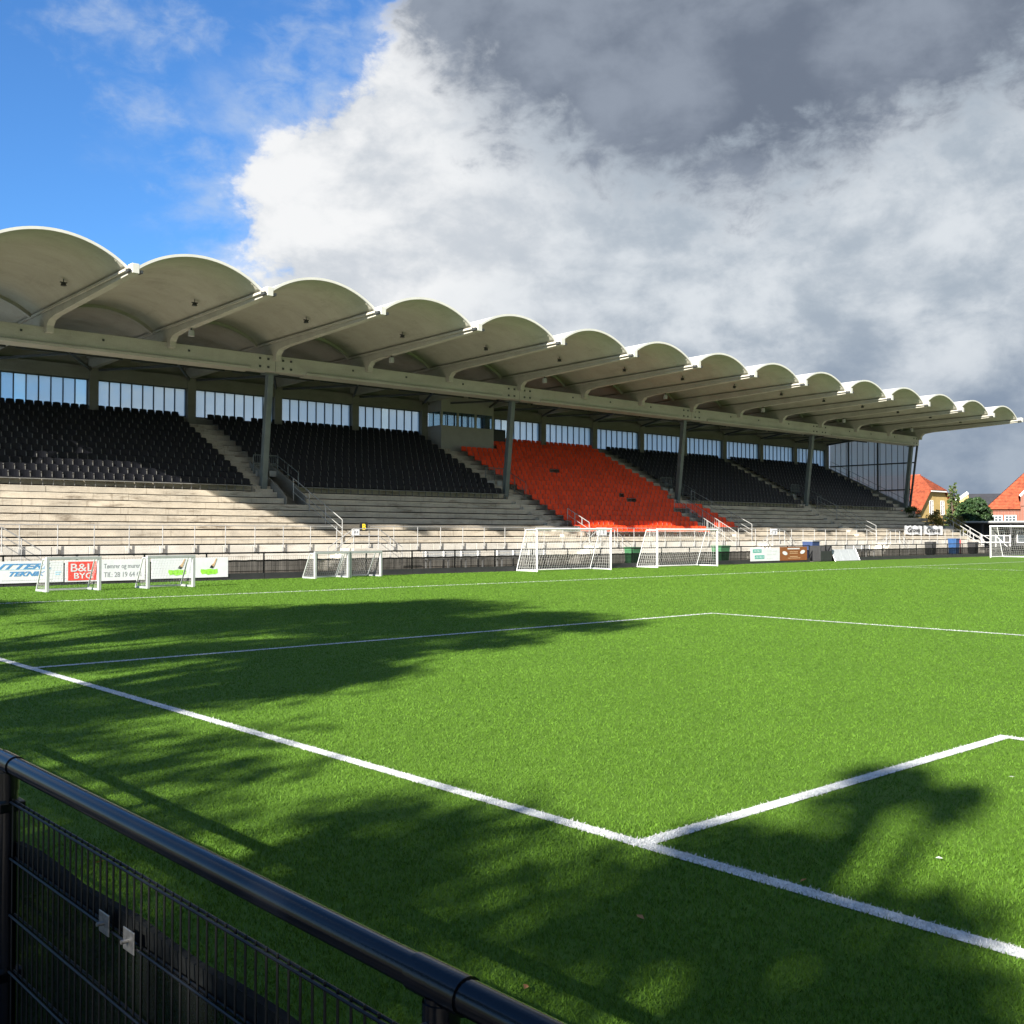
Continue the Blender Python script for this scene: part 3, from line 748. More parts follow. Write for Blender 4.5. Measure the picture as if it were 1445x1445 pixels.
place = ['left of the lettered stair sign', 'between the letter sign and the orange-red seats', 'in front of the orange-red seats', 'on the short wall beside the orange-red seats', 'opposite the brown advertising board', 'beside the far end stairs']
for (a, b), pl_ in zip(secs, place):
    rt = empty('terrace_railing', ((a+b)/2, 41.93, .9)); tag(rt, 'galvanised steel terrace railing '+pl_, 'railing', 'railings along the terrace front')
    nP = max(1, round((b-a)/PW)); 
    for i in range(nP+1):
        x = a+(b-a)*i/nP
        p = MB().tube((x, 41.93, .95), (x, 41.93, 2.18), .020, 8).build('post', 'galvanised', rt, True)
        MB().box(x-.04, x+.04, 41.955, 41.99, .95, 1.16).build('bracket', 'galvanised', p)
    MB().tube((a, 41.93, 2.18), (b, 41.93, 2.18), .020, 8).build('top_rail', 'galvanised', rt, True)
    MB().tube((a, 41.93, 1.52), (b, 41.93, 1.52), .015, 8).build('mid_rail', 'galvanised', rt, True)
# handrails climbing the terrace
for xh, lab, k1 in ((25.55, 'above the letter sign', 7), (44.05, 'at the left edge of the orange-red seats', 3), (61.55, 'right of the orange-red seats', 8), (79.6, 'below the last block of black seats', 8)):
    rt = empty('stair_handrail', (xh, 42.6, row_z(0))); tag(rt, 'sloping galvanised handrail climbing the terrace '+lab, 'handrail', 'handrails up the terrace')
    rail_run(rt, [(xh, 42.7, row_z(0)+.32), (xh, row_y(k1)+.4, row_z(k1)+.2)], .95, posts=(0, .33, .66, 1), mids=(.55, .2), post_drop=.3)
# railing with pickets beside the stair through the orange-red seats
for xh, lab in ((57.15, 'left'), (58.55, 'right')):
    rt = empty('stair_handrail', (xh, 42.3, row_z(0))); tag(rt, 'picket stair railing on the %s side of the stair through the orange-red seats' % lab, 'handrail', 'handrails up the terrace')
    rail_run(rt, [(xh, 41.95, 1.0), (xh, row_y(6), row_z(6)+.1)], .95, posts=(0, .33, .66, 1), mids=(.12,), post_drop=.25)
    for i in range(1, 26):
        t = i/26; p = Vector((xh, 41.95, 1.0)).lerp(Vector((xh, row_y(6), row_z(6)+.1)), t)
        MB().tube(p+Vector((0,0,.12)), p+Vector((0,0,.95)), .008, 5).build('picket', 'galvanised', rt)
# railings round the stair openings, with white notice panels
for (vx0, vx1, ky), lab in (((24.55, 26.1, 11), 'first'), ((41.9, 43.5, 11), 'second'), ((60.2, 61.5, 11), 'third'), ((78.4, 79.6, 11), 'fourth')):
    colname = {'first': 'beside the left block of black seats', 'second': 'at the upper edge of the orange-red seats', 'third': 'between the orange-red and black seats', 'fourth': 'between the last two blocks of black seats'}[lab]
    rt = empty('opening_railing', (vx0, row_y(ky), row_z(ky))); tag(rt, 'grey steel railing round the stair opening '+colname, 'railing', 'railings round the stair openings')
    rail_run(rt, [(vx0, row_y(ky)+.1, row_z(ky)), (vx1, row_y(ky)+.1, row_z(ky))], 1.1, posts=(0, .5, 1), mids=(.5,), mt='column_steel', post_drop=.05)
    for i in range(1, 12): 
        x = vx0+(vx1-vx0)*i/12; MB().tube((x, row_y(ky)+.1, row_z(ky)+.08), (x, row_y(ky)+.1, row_z(ky)+1.08), .009, 5).build('picket', 'column_steel', rt)
    rail_run(rt, [(vx1, row_y(ky)+.1, row_z(ky)), (vx1, row_y(8)+.05, row_z(8)+.05)], 1.1, posts=(.5, 1), mids=(.5, .1), mt='column_steel', post_drop=.05)
    o = MB().box(vx0+.08, vx0+.72, row_y(ky)-.02, row_y(ky)+.005, row_z(ky)-.10, row_z(ky)+.22).build('notice_panel', 'soft_grey', rt)
    o = MB().box(vx0+.95, vx0+1.4, row_y(ky)-.02, row_y(ky)+.005, row_z(ky)-.10, row_z(ky)+.22).build('notice_panel', 'soft_grey', rt)
# stairs down from the terrace to the walkway, one flight each way along the wall
def pitch_stair(xc, lab):
    rt = empty('terrace_stair', (xc, 41.3, 0)); tag(rt, 'concrete double stair with steel rails at terrace wall '+lab, 'stair', 'stairs from walkway to terrace')
    MB().cbox(xc-.8, xc+.8, 40.75, 41.985, 0, 1.06, .012).build('landing', 'front_wall_concrete', rt)
    for s in (-1, 1):
        for i in range(5):
            a, b = xc+s*(.804+.3*i), xc+s*(.804+.3*(i+1)-.004); h = 1.06*(5-i)/6
            MB().cbox(min(a,b), max(a,b), 40.75, 41.985, 0, h, .01).build('step', 'front_wall_concrete', rt)
        for y in (40.80,):
            rail_run(rt, [(xc+s*.75, y, 1.06), (xc+s*2.25, y, .12)], 1.0, posts=(0, .5, 1), mids=(.66, .33), post_drop=0.0)
    rail_run(rt, [(xc-.75, 40.80, 1.06), (xc+.75, 40.80, 1.06)], 1.0, posts=(), mids=(.66, .33))
pitch_stair(25.75, 'below the letter sign'); pitch_stair(43.6, 'behind the larger goals'); pitch_stair(62.2, 'behind the brown advertising board'); pitch_stair(79.3, 'near the graffiti banners')
pitch_stair(7.6, 'at the near end of the stand')
# far end side stair
rt = empty('side_stair', (97.6, 43, 0)); tag(rt, 'concrete side stair with pale steel railing at the far end of the stand', 'stair')
for i in range(10):
    MB().cbox(97.15, 98.8, 41.2+.42*i, 41.2+.42*(i+1)-.004, 0, .26*(i+1), .01).build('step', 'front_wall_concrete', rt)
for x in (97.25, 98.7):
    rail_run(rt, [(x, 41.3, .26), (x, 45.3, 2.6)], 1.0, posts=(0, .25, .5, .75, 1), mids=(.5,), r=.035)
# handrail along the far glazed end
rt = empty('stair_handrail', (95.9, 48, row_z(8))); tag(rt, 'thin dark handrail climbing beside the far glazed end wall', 'handrail', 'handrails up the terrace')
rail_run(rt, [(96.0, 48.2, row_z(8)), (96.0, 57.0, row_z(20))], 1.0, posts=[i/8 for i in range(9)], mids=(.5,), mt='column_steel', r=.02, post_drop=.1)
# lamps hung under the roof
lm = empty('roof_lamp', (0, 0, 0)); tag(lm, 'small dark floodlight hung under the concrete roof vault', 'lamp', 'floodlights under the roof')
MB().tube((0,0,0),(0,0,-.14),.02,6).build('stem', 'dark_steel', lm)
MB().box(-.15,.15,-.03,.03,-.18,-.14).build('bracket', 'dark_steel', lm)
MB().tube((0,0,-.18),(0,0,-.30),.09,10,.13).build('lamp_head', 'dark_steel', lm)
for i in range(15):
    loc = (BX[i+1]-1.15 if i < 15 else 0, 42.6, 12.34+.42)
    xr = 3.0-1.15-.0; zv = spring(42.6)+math.sqrt(RAD*RAD-(HB-0.75)**2)-(RAD-RISE)
    loc = (BX[i]+3+HB-.75, 42.6, zv-.03)
    if i == 0: lm.location = loc
    else: copy_thing(lm, loc)
tn = empty('loudspeaker', (0, 0, 0)); tag(tn, 'small pale loudspeaker fixed below a roof beam', 'loudspeaker', 'loudspeakers under the roof beams')
bevel(MB().tube((0,0,0),(0,0,-.30),.14,12,.15).build('housing', 'soft_grey', tn), .02); MB().bar((0,0,.1),(0,0,0),.06,.06).build('bracket', 'dark_steel', tn)
first = True
for i in (2, 4, 6, 8, 10, 12, 14):
    loc = (BX[i], 44.9, 11.78)
    if first: tn.location = loc; first = False
    else: copy_thing(tn, loc)
# ------------------------------------------------------------------ fences
def fence(axis, fixed, p0, n, label, wires_as_parts, span=2.5, kick=True, skip=()):
    """a run of panels; axis 'x' or 'y' gives the direction of the run"""
    def P3(t, off, z): return (t, fixed+off, z) if axis == 'x' else (fixed+off, t, z)
    mid = p0+span*n/2
    rt = empty('pitch_fence', P3(mid, 0, 0)); tag(rt, label, 'fence')
    vw = MB().tube((0,0,.05), (0,0,.93), .0035, 5).mesh('vertical_wire'); vw.materials.append(MATS['black_wire'])
    sgn = 1 if axis == 'y' else -1
    for i in range(n+1):
        t = p0+span*i
        if i in skip and i-1 in skip: continue
        pt = MB().tube(P3(t, 0, -.05), P3(t, 0, 1.03), .033, 14).build('post', 'black_paint', rt, True)
        MB().tube(P3(t-.075, 0, 1.05), P3(t+.075, 0, 1.05), .0365, 18).build('rail_coupling', 'black_paint', pt, True)
        if wires_as_parts:
            MB().tube(P3(t, 0, .955), P3(t, 0, 1.02), .0365, 14).build('coupling_socket', 'black_paint', pt, True)
            for z in (.90, .30):
                cl = MB().box(*((fixed-.045, fixed+.045) + (t-.05, t+.05) + (z-.018, z+.018))).build('clamp', 'black_paint', pt)
                bevel(cl, .004)
            MB().tube((fixed-.046, t+.0, .985), (fixed-.036, t+.0, .985), .006, 8).build('bolt_head', 'stainless', pt)
    for i in range(n):
        if i in skip: continue
        a, b = p0+span*i, p0+span*(i+1)
        MB().tube(P3(a+.0755, 0, 1.05), P3(b-.0755, 0, 1.05), .0325, 20).build('top_rail', 'black_paint', rt, True)
        a2, b2 = a+.05, b-.05
        hw = MB()
        for z in (.92, .72, .52, .32, .12):
            for o_ in (-.0085, .0085): hw.tube(P3(a2, o_, z), P3(b2, o_, z), .0042, 6)
        pn = hw.build('horizontal_wires', 'black_wire', rt, True)
        if wires_as_parts:
            k = int(round((b2-a2)/.05))
            for j in range(k+1): link('vertical_wire', vw, rt, P3(a2+.05*j if j < k else b2, 0, 0))
        else:
            q = MB(); k = 24
            for j in range(k+1): q.tube(P3(a2+(b2-a2)*j/k, 0, .05), P3(a2+(b2-a2)*j/k, 0, .93), .004, 3, cap=False)
            o = q.build('wire_mesh', 'black_wire', rt); o['kind'] = 'stuff'
        # windbreak cloth tied to the mesh, with a padded hem on top
        fo_ = .03*sgn
        z0, z1 = .02, .735
        MB().poly([P3(a+.02, fo_, z0), P3(b-.02, fo_, z0), P3(b-.02, fo_, z1), P3(a+.02, fo_, z1)], [(0,1,2,3)]).build('windbreak_cloth', 'windbreak', rt)
        q = MB(); segs = 12
        for j in range(segs):
            t0, t1 = a+.02+(b-a-.04)*j/segs, a+.02+(b-a-.04)*(j+1)/segs; w0, w1 = (.008*math.sin((j+e_)*1.7+i*2.1) for e_ in (0, 1)); hb_ = .035
            q.poly([P3(t0, fo_-.008, .735+w0-hb_), P3(t1, fo_-.008, .735+w1-hb_), P3(t1, fo_-.012, .735+w1+hb_), P3(t0, fo_-.012, .735+w0+hb_), P3(t0, fo_+.008, .735+w0-hb_), P3(t1, fo_+.008, .735+w1-hb_), P3(t1, fo_+.012, .735+w1+hb_), P3(t0, fo_+.012, .735+w0+hb_)], [(0,1,2,3),(7,6,5,4),(3,2,6,7),(4,5,1,0)])
        q.build('cloth_hem', 'windbreak_hem', rt, True)
        if kick:
            MB().box(*((a+.01, b-.01, fixed-.07, fixed-.04, .0, .24) if axis == 'x' else (fixed+.05, fixed+.08, a+.01, b-.01, .0, .1))).build('kick_board', 'bin_black', rt)
    return rt
nf_ = fence('y', -3.676, -5.24, 4, 'near black tubular fence with wire mesh panels behind the goal line', True, span=2.52, kick=False)
# stainless clip plates on the near fence
for y in (-1.144, -1.324):
    b = empty('clip_plate', (-3.69, y, .735)); tag(b, 'small stainless clip plate bolted to the near fence mesh', 'clip', 'clip plates on the near fence')
    bevel(MB().box(-3.694, -3.690, y-.038, y+.038, .705, .768).build('plate', 'stainless', b), .002)
    MB().tube((-3.715, y, .737), (-3.690, y, .737), .006, 10).build('bolt', 'stainless', b)
fence('x', 34.4, 1.56, 22, 'black tubular fence with wire mesh along the near half of the stand side', False, span=2.48)
fence('x', 34.4, 58.1, 17, 'black tubular fence with wire mesh along the far half of the stand side', False, span=2.48)

# ------------------------------------------------------------------ advertising boards
YB = 34.31
def board(x0, x1, z0, z1, label, mt='banner_white', y=YB):
    rt = empty('advertising_board', ((x0+x1)/2, y, 0)); tag(rt, label, 'board')
    bevel(MB().box(x0, x1, y-.012, y+.012, z0, z1).build('panel', mt, rt), .004)
    return rt
def mark(rt, pts, mt, name, y=YB-.015, t=.002):
    MB().prism_y(pts, y-t, y+t-.0005).build(name, mt, rt)
def rect(x0, x1, z0, z1): return [(x0,z0),(x1,z0),(x1,z1),(x0,z1)]
b = board(4.9, 8.50, .11, .86, 'white advertising board with blue italic lettering ending in TEKNIK')
text_mesh('ITTERL', .25, 6.30, .60, YB-.015, 'ink_blue', 'lettering', b, .45, 'LEFT', 1.75, .008)
text_mesh('TEKNIK', .21, 6.62, .355, YB-.015, 'ink_blue', 'lettering', b, .45, 'LEFT', 1.22, .008)
mark(b, rect(6.3, 8.1, .572, .584), 'ink_light_blue', 'underline')
for i in range(26): mark(b, rect(6.45+.065*i, 6.45+.065*i+.04, .20, .225), 'ink_pale_grey', 'small_print')
for i in range(2): mark(b, rect(8.22, 8.42-.04*i, .45-.08*i, .48-.08*i), 'ink_light_blue', 'stripe')
b = board(8.56, 11.46, .10, .87, 'white advertising board with a red square reading B&L BYG')
mark(b, rect(8.66, 9.66, .15, .82), 'ink_red', 'red_square')
text_mesh('B&L', .40, 8.72, .47, YB-.02, 'banner_white', 'lettering', b, 0, 'LEFT', .80, .003)
text_mesh('BYG', .29, 8.85, .215, YB-.02, 'banner_white', 'lettering', b, 0, 'LEFT', .64, .004)
text_mesh('Tømrer og murer', .24, 9.92, .56, YB-.015, 'ink_grey', 'lettering', b, 0, 'LEFT', 1.35)
text_mesh('Tlf.: 28 19 64 61', .26, 9.92, .24, YB-.015, 'ink_grey', 'lettering', b, 0, 'LEFT', 1.38)
b = board(11.72, 14.82, .12, .89, 'white advertising board with two green brush strokes and paint brushes')
for xc in (12.72, 14.02):
    pts = [(xc-.36,.36),(xc-.30,.25),(xc-.16,.27),(xc-.05,.22),(xc+.12,.25),(xc+.26,.24),(xc+.36,.30),(xc+.34,.45),(xc+.2,.43),(xc+.05,.46),(xc-.15,.43),(xc-.34,.45)]
    mark(b, pts, 'ink_green', 'brush_stroke')
    mark(b, [(xc+.02,.50),(xc+.14,.47),(xc+.20,.53),(xc+.09,.60)], 'ink_black', 'bristles', YB-.019)
    mark(b, [(xc+.09,.60),(xc+.20,.53),(xc+.24,.62),(xc+.32,.84),(xc+.28,.86),(xc+.19,.68)], 'wood_tan', 'brush_handle', YB-.019)
b = board(49.55, 52.62, .14, .93, 'white advertising board with two green name panels')
mark(b, rect(49.75, 50.65, .66, .87), 'ink_teal', 'name_panel'); mark(b, rect(49.95, 50.95, .28, .50), 'ink_teal', 'name_panel')
for x0, z, nn in ((49.84, .70, 5), (50.04, .32, 6)):
    for i in range(nn): mark(b, [(x0+.15*i, z), (x0+.15*i+.04, z), (x0+.15*i+.10, z+.12), (x0+.15*i+.05, z+.12)], 'banner_white', 'stroke', YB-.02)
for j, (z, nn) in enumerate(((.72, 7), (.52, 6), (.26, 4))):
    for i in range(nn): mark(b, rect(51.2+.165*i, 51.2+.165*i+.12, z, z+(.09 if j < 2 else .05)), 'ink_pale_grey', 'small_print')
b = board(52.64, 55.72, .13, 1.0, 'brown advertising board with two white ovals', 'ink_brown')
for xc, zc in ((53.2, .60), (55.2, .66)):
    mark(b, [(xc+.27*math.cos(t*math.pi/12), zc+.12*math.sin(t*math.pi/12)-.1*(math.cos(t*math.pi/12))*(1 if xc < 54 else -1)*.4) for t in range(24)], 'banner_white', 'oval')
for i in range(12): mark(b, rect(53.5+.115*i, 53.5+.115*i+.09, .84, .92), 'banner_white', 'small_print')
for j, z in enumerate((.66, .56, .36, .26)):
    for i in range(7 if j != 3 else 11): mark(b, rect(53.75-.22*(j == 3)+.13*i, 53.75-.22*(j == 3)+.13*i+.1, z, z+.035), 'wood_tan', 'small_print')

# ------------------------------------------------------------------ goals
def net_panel(mb, p00, p10, p11, p01, step=.13, r=.0035, sag=0.0):
    p00, p10, p11, p01 = map(Vector, (p00, p10, p11, p01))
    nu = max(2, round(max((p10-p00).length, (p11-p01).length)/step)); nv = max(2, round(max((p01-p00).length, (p11-p10).length)/step))
    def at(u, v):
        p = (p00*(1-u)+p10*u)*(1-v)+(p01*(1-u)+p11*u)*v
        return p-Vector((0, 0, sag*4*u*(1-u)*v))
    for i in range(nu+1):
        pr = None
        for j in range(0, 5):
            c = at(i/nu, j/4)
            if pr is not None: mb.tube(pr, c, r, 3, cap=False)
            pr = c
    for j in range(nv+1):
        pr = None
        for i in range(0, 7):
            c = at(i/6, j/nv)
            if pr is not None: mb.tube(pr, c, r, 3, cap=False)
            pr = c
def goal(name, wd, h, dt, db, rr, mt, step, label, group=None, square=False, r_net=.0035, sag=.06):
    """local frame: mouth along x from 0 to wd facing -y, depth towards +y"""
    g_ = empty(name, (0, 0, 0)); tag(g_, label, 'goal', group)
    def bar_(p, q, nm, s=1.0):
        if square: return bevel(MB().bar(p, q, rr*2*s, rr*2*s).build(nm, mt, g_), .012)
        return MB().tube(p, q, rr*s, 12).build(nm, mt, g_, True)
    bar_((0,0,0),(0,0,h-rr), 'post'); bar_((wd,0,0),(wd,0,h-rr), 'post'); bar_((-rr,0,h),(wd+rr,0,h), 'crossbar')
    for x in (0, wd):
        bar_((x, rr, rr*.7), (x, db, rr*.7), 'ground_bar', .7)
        bar_((x, rr, h-.03), (x, dt, h-.03), 'net_arm', .45); bar_((x, dt, h-.03), (x, db, rr), 'back_strut', .45)
    bar_((0, db, rr*.7), (wd, db, rr*.7), 'rear_ground_bar', .7)
    nb_ = MB()
    net_panel(nb_, (0,db,.04), (wd,db,.04), (wd,dt,h-.03), (0,dt,h-.03), step, r_net, sag)
    net_panel(nb_, (0,0,h-.02), (wd,0,h-.02), (wd,dt,h-.03), (0,dt,h-.03), step, r_net, sag*.5)
    for x in (0, wd): net_panel(nb_, (x,0,.04), (x,db,.04), (x,dt,h-.03), (x,0,h-.02), step, r_net)
    nb_.build('net', 'white_net', g_)
    return g_
mg = goal('mini_goal', 1.65, 1.05, .35, .85, .05, 'aluminium', .10, 'small aluminium goal before the red B&L BYG square', 'small goals on the near touchline', True, .0022, .03)
p = on_z(64, 836); mg.location = (6.5, 29.95, 0); mg.rotation_euler = (0, 0, R(3))
copy_thing(mg, (9.72, 29.95, 0), R(4), 'small aluminium goal before the board with green brush strokes')
copy_thing(mg, (17.92, 32.9, 0), R(4), 'small goal below the letter sign, net over a brown crate')
copy_thing(mg, (19.68, 33.05, 0), R(5), 'small goal with sagging net right of the similar one below the letter sign')
yg = goal('youth_goal', 5.0, 2.06, .8, 1.5, .048, 'white_paint', .16, 'white youth goal standing left of the other in front of orange-red seats', 'youth goals by the stand', False, .0042, .22)
yg.location = (30.05, 32.72, 0); yg.rotation_euler = (0, 0, R(-2))
copy_thing(yg, (39.05, 32.85, 0), R(-2), 'white youth goal with high side net near the white name board')
fg = goal('full_size_goal', 7.32, 2.44, 1.2, 2.2, .06, 'white_paint', .16, 'full-size white goal parked beyond the far end of the touchline', None, False, .005, .1)
fg.location = (78.7, 32.5, 0); fg.rotation_euler = (0, 0, R(-90))

# ------------------------------------------------------------------ things on the walkway and terrace
def bin_(name, loc, wd, dp, h, mt, label, lid=True, wheels=True):
    x, y, z = loc; t = empty(name, loc); tag(t, label, 'bin')
    b = MB(); k = .86
    pts = [(x+sx*wd/2*s, y+sy*dp/2*s, zz) for s, zz in ((k, z+.06), (1, z+h)) for sx, sy in ((-1,-1),(1,-1),(1,1),(-1,1))]
    b.poly(pts, [(0,3,2,1),(4,5,6,7),(0,1,5,4),(1,2,6,5),(2,3,7,6),(3,0,4,7)])
    bevel(b.build('body', mt, t), .03)
    if lid: bevel(MB().box(x-wd/2-.03, x+wd/2+.03, y-dp/2-.05, y+dp/2+.03, z+h, z+h+.07).build('lid', mt if not mt.endswith('bin_blue') else 'soft_grey', t), .025)
    if wheels:
        for s in (-1, 1): MB().tube((x+s*wd*.36, y+dp*.40, z+.09), (x+s*wd*.42, y+dp*.40, z+.09), .09, 14).build('wheel', 'bin_black', t)
    else:
        for s in (-1, 1): MB().box(x+s*wd*.32-.04, x+s*wd*.32+.04, y-dp*.3, y+dp*.3, z, z+.08).build('foot', 'bin_black', t)
    return t
bin_('wheelie_bin', (59.2, 36.2, 0), .95, .8, 1.30, 'bin_blue', 'dark blue wheeled bin in the gap beside the brown board')
q = on_y(1313, 768, 39.5); bin_('litter_bin', (q.x, 39.5, 0), .8, .7, 1.15, 'bin_black', 'black bin standing below the graffiti banners', False, False)
q = on_y(1346, 765, 39.5); bin_('wheelie_bin', (q.x, 39.5, 0), .75, .75, 1.35, 'bin_bright_blue', 'bright blue wheeled bin near the side stair')
q = on_y(1373, 767, 39.0); bin_('litter_bin', (q.x, 39.0, 0), .8, .7, 1.1, 'bin_black', 'black bin left of the full-size goal', False, False)
q = on_y(1017, 772, 38.5); bin_('wheelie_bin', (q.x, 38.5, 0), 1.0, .8, .98, 'bin_green', 'green wheeled bin behind the fence by the youth goal net')
q = on_y(893, 778, 38.5); bin_('wheelie_bin', (q.x, 38.5, 0), .8, .7, .95, 'bin_green', 'green wheeled bin between the two youth goals')
# red barrier post by the bins
q = on_y(1355, 765, 39.5); t = empty('barrier_post', (q.x, 39.5, 0)); tag(t, 'red post standing beside the bright blue bin', 'post')
MB().tube((q.x, 39.5, 0), (q.x, 39.5, 1.3), .05, 12).build('shaft', 'barrier_red', t); MB().tube((q.x, 39.5, 0), (q.x, 39.5, .06), .2, 14, .16).build('base', 'bin_black', t)
# leaning white board and black equipment box
q0, q1 = on_y(1176, 775, 34.1).x, on_y(1210, 775, 34.1).x
t = empty('leaning_board', ((q0+q1)/2, 33.7, 0)); tag(t, 'white panelled board leaning against the fence beside the black box', 'board')
wq = (q1-q0)/3
for i in range(3):
    a = q0+wq*i
    MB().poly([(a+.01,33.95,.03),(a+wq-.01,33.95,.03),(a+wq-.01,34.26,.78),(a+.01,34.26,.78),(a+.01,33.99,.01),(a+wq-.01,33.99,.01),(a+wq-.01,34.30,.76),(a+.01,34.30,.76)],
              [(0,1,2,3),(7,6,5,4),(0,4,5,1),(1,5,6,2),(2,6,7,3),(3,7,4,0)]).build('panel', 'board_pale', t)
for x in (q0-.03, q1+.03): MB().tube((x, 33.92, .0), (x, 34.28, .80), .022, 8).build('edge_tube', 'aluminium', t)
MB().tube((q0-.03, 33.92, .03), (q1+.03, 33.92, .03), .022, 8).build('base_tube', 'aluminium', t)
q0, q1 = on_y(1158, 775, 34.0).x, on_y(1174, 775, 34.0).x
t = empty('equipment_box', ((q0+q1)/2, 34.2, 0)); tag(t, 'black open-topped equipment box on the turf edge', 'box')
bevel(MB().box(q0, q1, 34.0, 34.06, .06, .70).build('front_panel', 'bin_black', t), .01); bevel(MB().box(q0, q0+.05, 34.065, 34.9, .06, 1.05).build('side_panel', 'bin_black', t), .01)
bevel(MB().box(q1-.05, q1, 34.065, 34.9, .06, 1.05).build('side_panel', 'bin_black', t), .01); MB().box(q0+.055, q1-.055, 34.85, 34.9, .06, .7).build('back_panel', 'bin_black', t)
MB().box(q0, q1, 34.0, 34.9, .02, .055).build('bottom', 'bin_black', t); MB().bar((q0+.02, 34.03, 1.05), (q1-.02, 34.03, 1.05), .05, .05).build('top_bar', 'bin_black', t)
for x in (q0+.03, q1-.03): MB().box(x-.03, x+.03, 34.0, 34.06, .70, 1.03).build('corner_post', 'bin_black', t)
# substitutes' bench by the terrace wall
for i, (xa, lab) in enumerate(((29.0, 'left of the youth goals'), (34.0, 'behind the left youth goal'), (70.5, 'behind the leaning white board'))):
    t = empty('bench', (xa+2, 40.2, 0)); tag(t, 'long grey bench against the terrace wall '+lab, 'bench', 'benches by the terrace wall')
    for j in range(3): MB().box(xa, xa+4, 39.9+.14*j, 40.02+.14*j, .44, .48).build('seat_slat', 'soft_grey', t)
    for j in range(2): MB().box(xa, xa+4, 40.36, 40.39, .60+.16*j, .72+.16*j).build('back_slat', 'soft_grey', t)
    for x in (xa+.2, xa+1.4, xa+2.6, xa+3.8):
        MB().box(x-.04, x+.04, 39.92, 39.98, 0, .439).build('leg', 'white_paint', t); MB().box(x-.04, x+.04, 40.31, 40.357, 0, .9).build('leg', 'white_paint', t)
# stair signs
def sign(x0, x1, z0, z1, y, mt, label, nm='sign'):
    t = empty(nm, ((x0+x1)/2, y, z0)); tag(t, label, 'sign')
    bevel(MB().box(x0, x1, y-.01, y+.01, z0, z1).build('plate', mt, t), .004); return t
t = sign(26.05, 26.55, 1.94, 2.40, 41.86, 'ink_black', 'black square sign with a yellow letter B on the railing', 'letter_sign')
text_mesh('B', .42, 26.20, 2.02, 41.845, 'ink_yellow', 'letter', t, 0, 'LEFT', .22, .012)
t = sign(25.58, 26.04, 1.72, 2.05, 41.85, 'banner_white', 'white pictogram sign left of the letter sign', 'pictogram_sign')
MB().prism_y([(25.70,1.82),(25.73,1.82),(25.76,1.90),(25.79,1.82),(25.82,1.82),(25.79,1.96),(25.73,1.96)], 41.834, 41.838).build('pictogram', 'ink_grey', t)
MB().prism_y([(25.86,1.86),(25.92,1.82),(25.95,1.92),(25.89,1.97)], 41.834, 41.838).build('pictogram', 'ink_grey', t)
q = on_y(1200/1.0-.0, 752, 41.8)
for px, lab in ((849, 'white pictogram sign at the stair before the orange-red seats'), (1092, 'white pictogram sign on the railing above the brown advertising board')):
    q = on_y(px, 750, 41.82); t = sign(q.x-.45, q.x+.45, 1.75, 2.2, 41.82, 'banner_white', lab, 'pictogram_sign')
    for s in (-.2, .15): MB().prism_y([(q.x+s-.08,1.83),(q.x+s+.08,1.83),(q.x+s+.05,2.08),(q.x+s-.05,2.1)], 41.80, 41.808).build('pictogram', 'ink_grey', t)
# graffiti banners hung on the terrace
for px0, px1, txt, lab in ((1276, 1301, 'Grova', 'white banner with black graffiti lettering at the stair rail'), (1303, 1330, 'Grova', 'white graffiti banner furthest up towards the side stair')):
    xa, xb = on_y(px0, 755, 43.3).x, on_y(px1, 755, 43.3).x
    t = empty('graffiti_banner', ((xa+xb)/2, 43.3, row_z(1))); tag(t, lab, 'banner')
    mb = MB(); nn = 12
    for i in range(nn):
        u0, u1 = xa+(xb-xa)*i/nn, xa+(xb-xa)*(i+1)/nn
        y0, y1 = 43.28+.03*math.sin(i*1.3), 43.28+.03*math.sin((i+1)*1.3)
        mb.poly([(u0,y0,1.75+.04*math.sin(i)),(u1,y1,1.75+.04*math.sin(i+1)),(u1,y1,2.55+.05*math.sin(i*2+2)),(u0,y0,2.55+.05*math.sin(i*2))], [(0,1,2,3)])
    mb.build('cloth', 'banner_white', t)
    text_mesh(txt, .62, xa+.35, 1.98, 43.22, 'ink_black', 'lettering', t, .3, 'LEFT', (xb-xa)*.7, .012)
# speaker box by the press cabin
t = empty('speaker_box', (49.0, 56.8, row_z(20))); tag(t, 'black loudspeaker box behind the top row of orange-red seats', 'loudspeaker')
bevel(MB().box(47.9, 49.9, 57.3, 57.6, row_z(20)+.3, row_z(20)+1.35).build('cabinet', 'black_plastic', t), .03); MB().box(48.0, 49.8, 57.27, 57.297, row_z(20)+.4, row_z(20)+1.25).build('grille', 'bin_black', t)

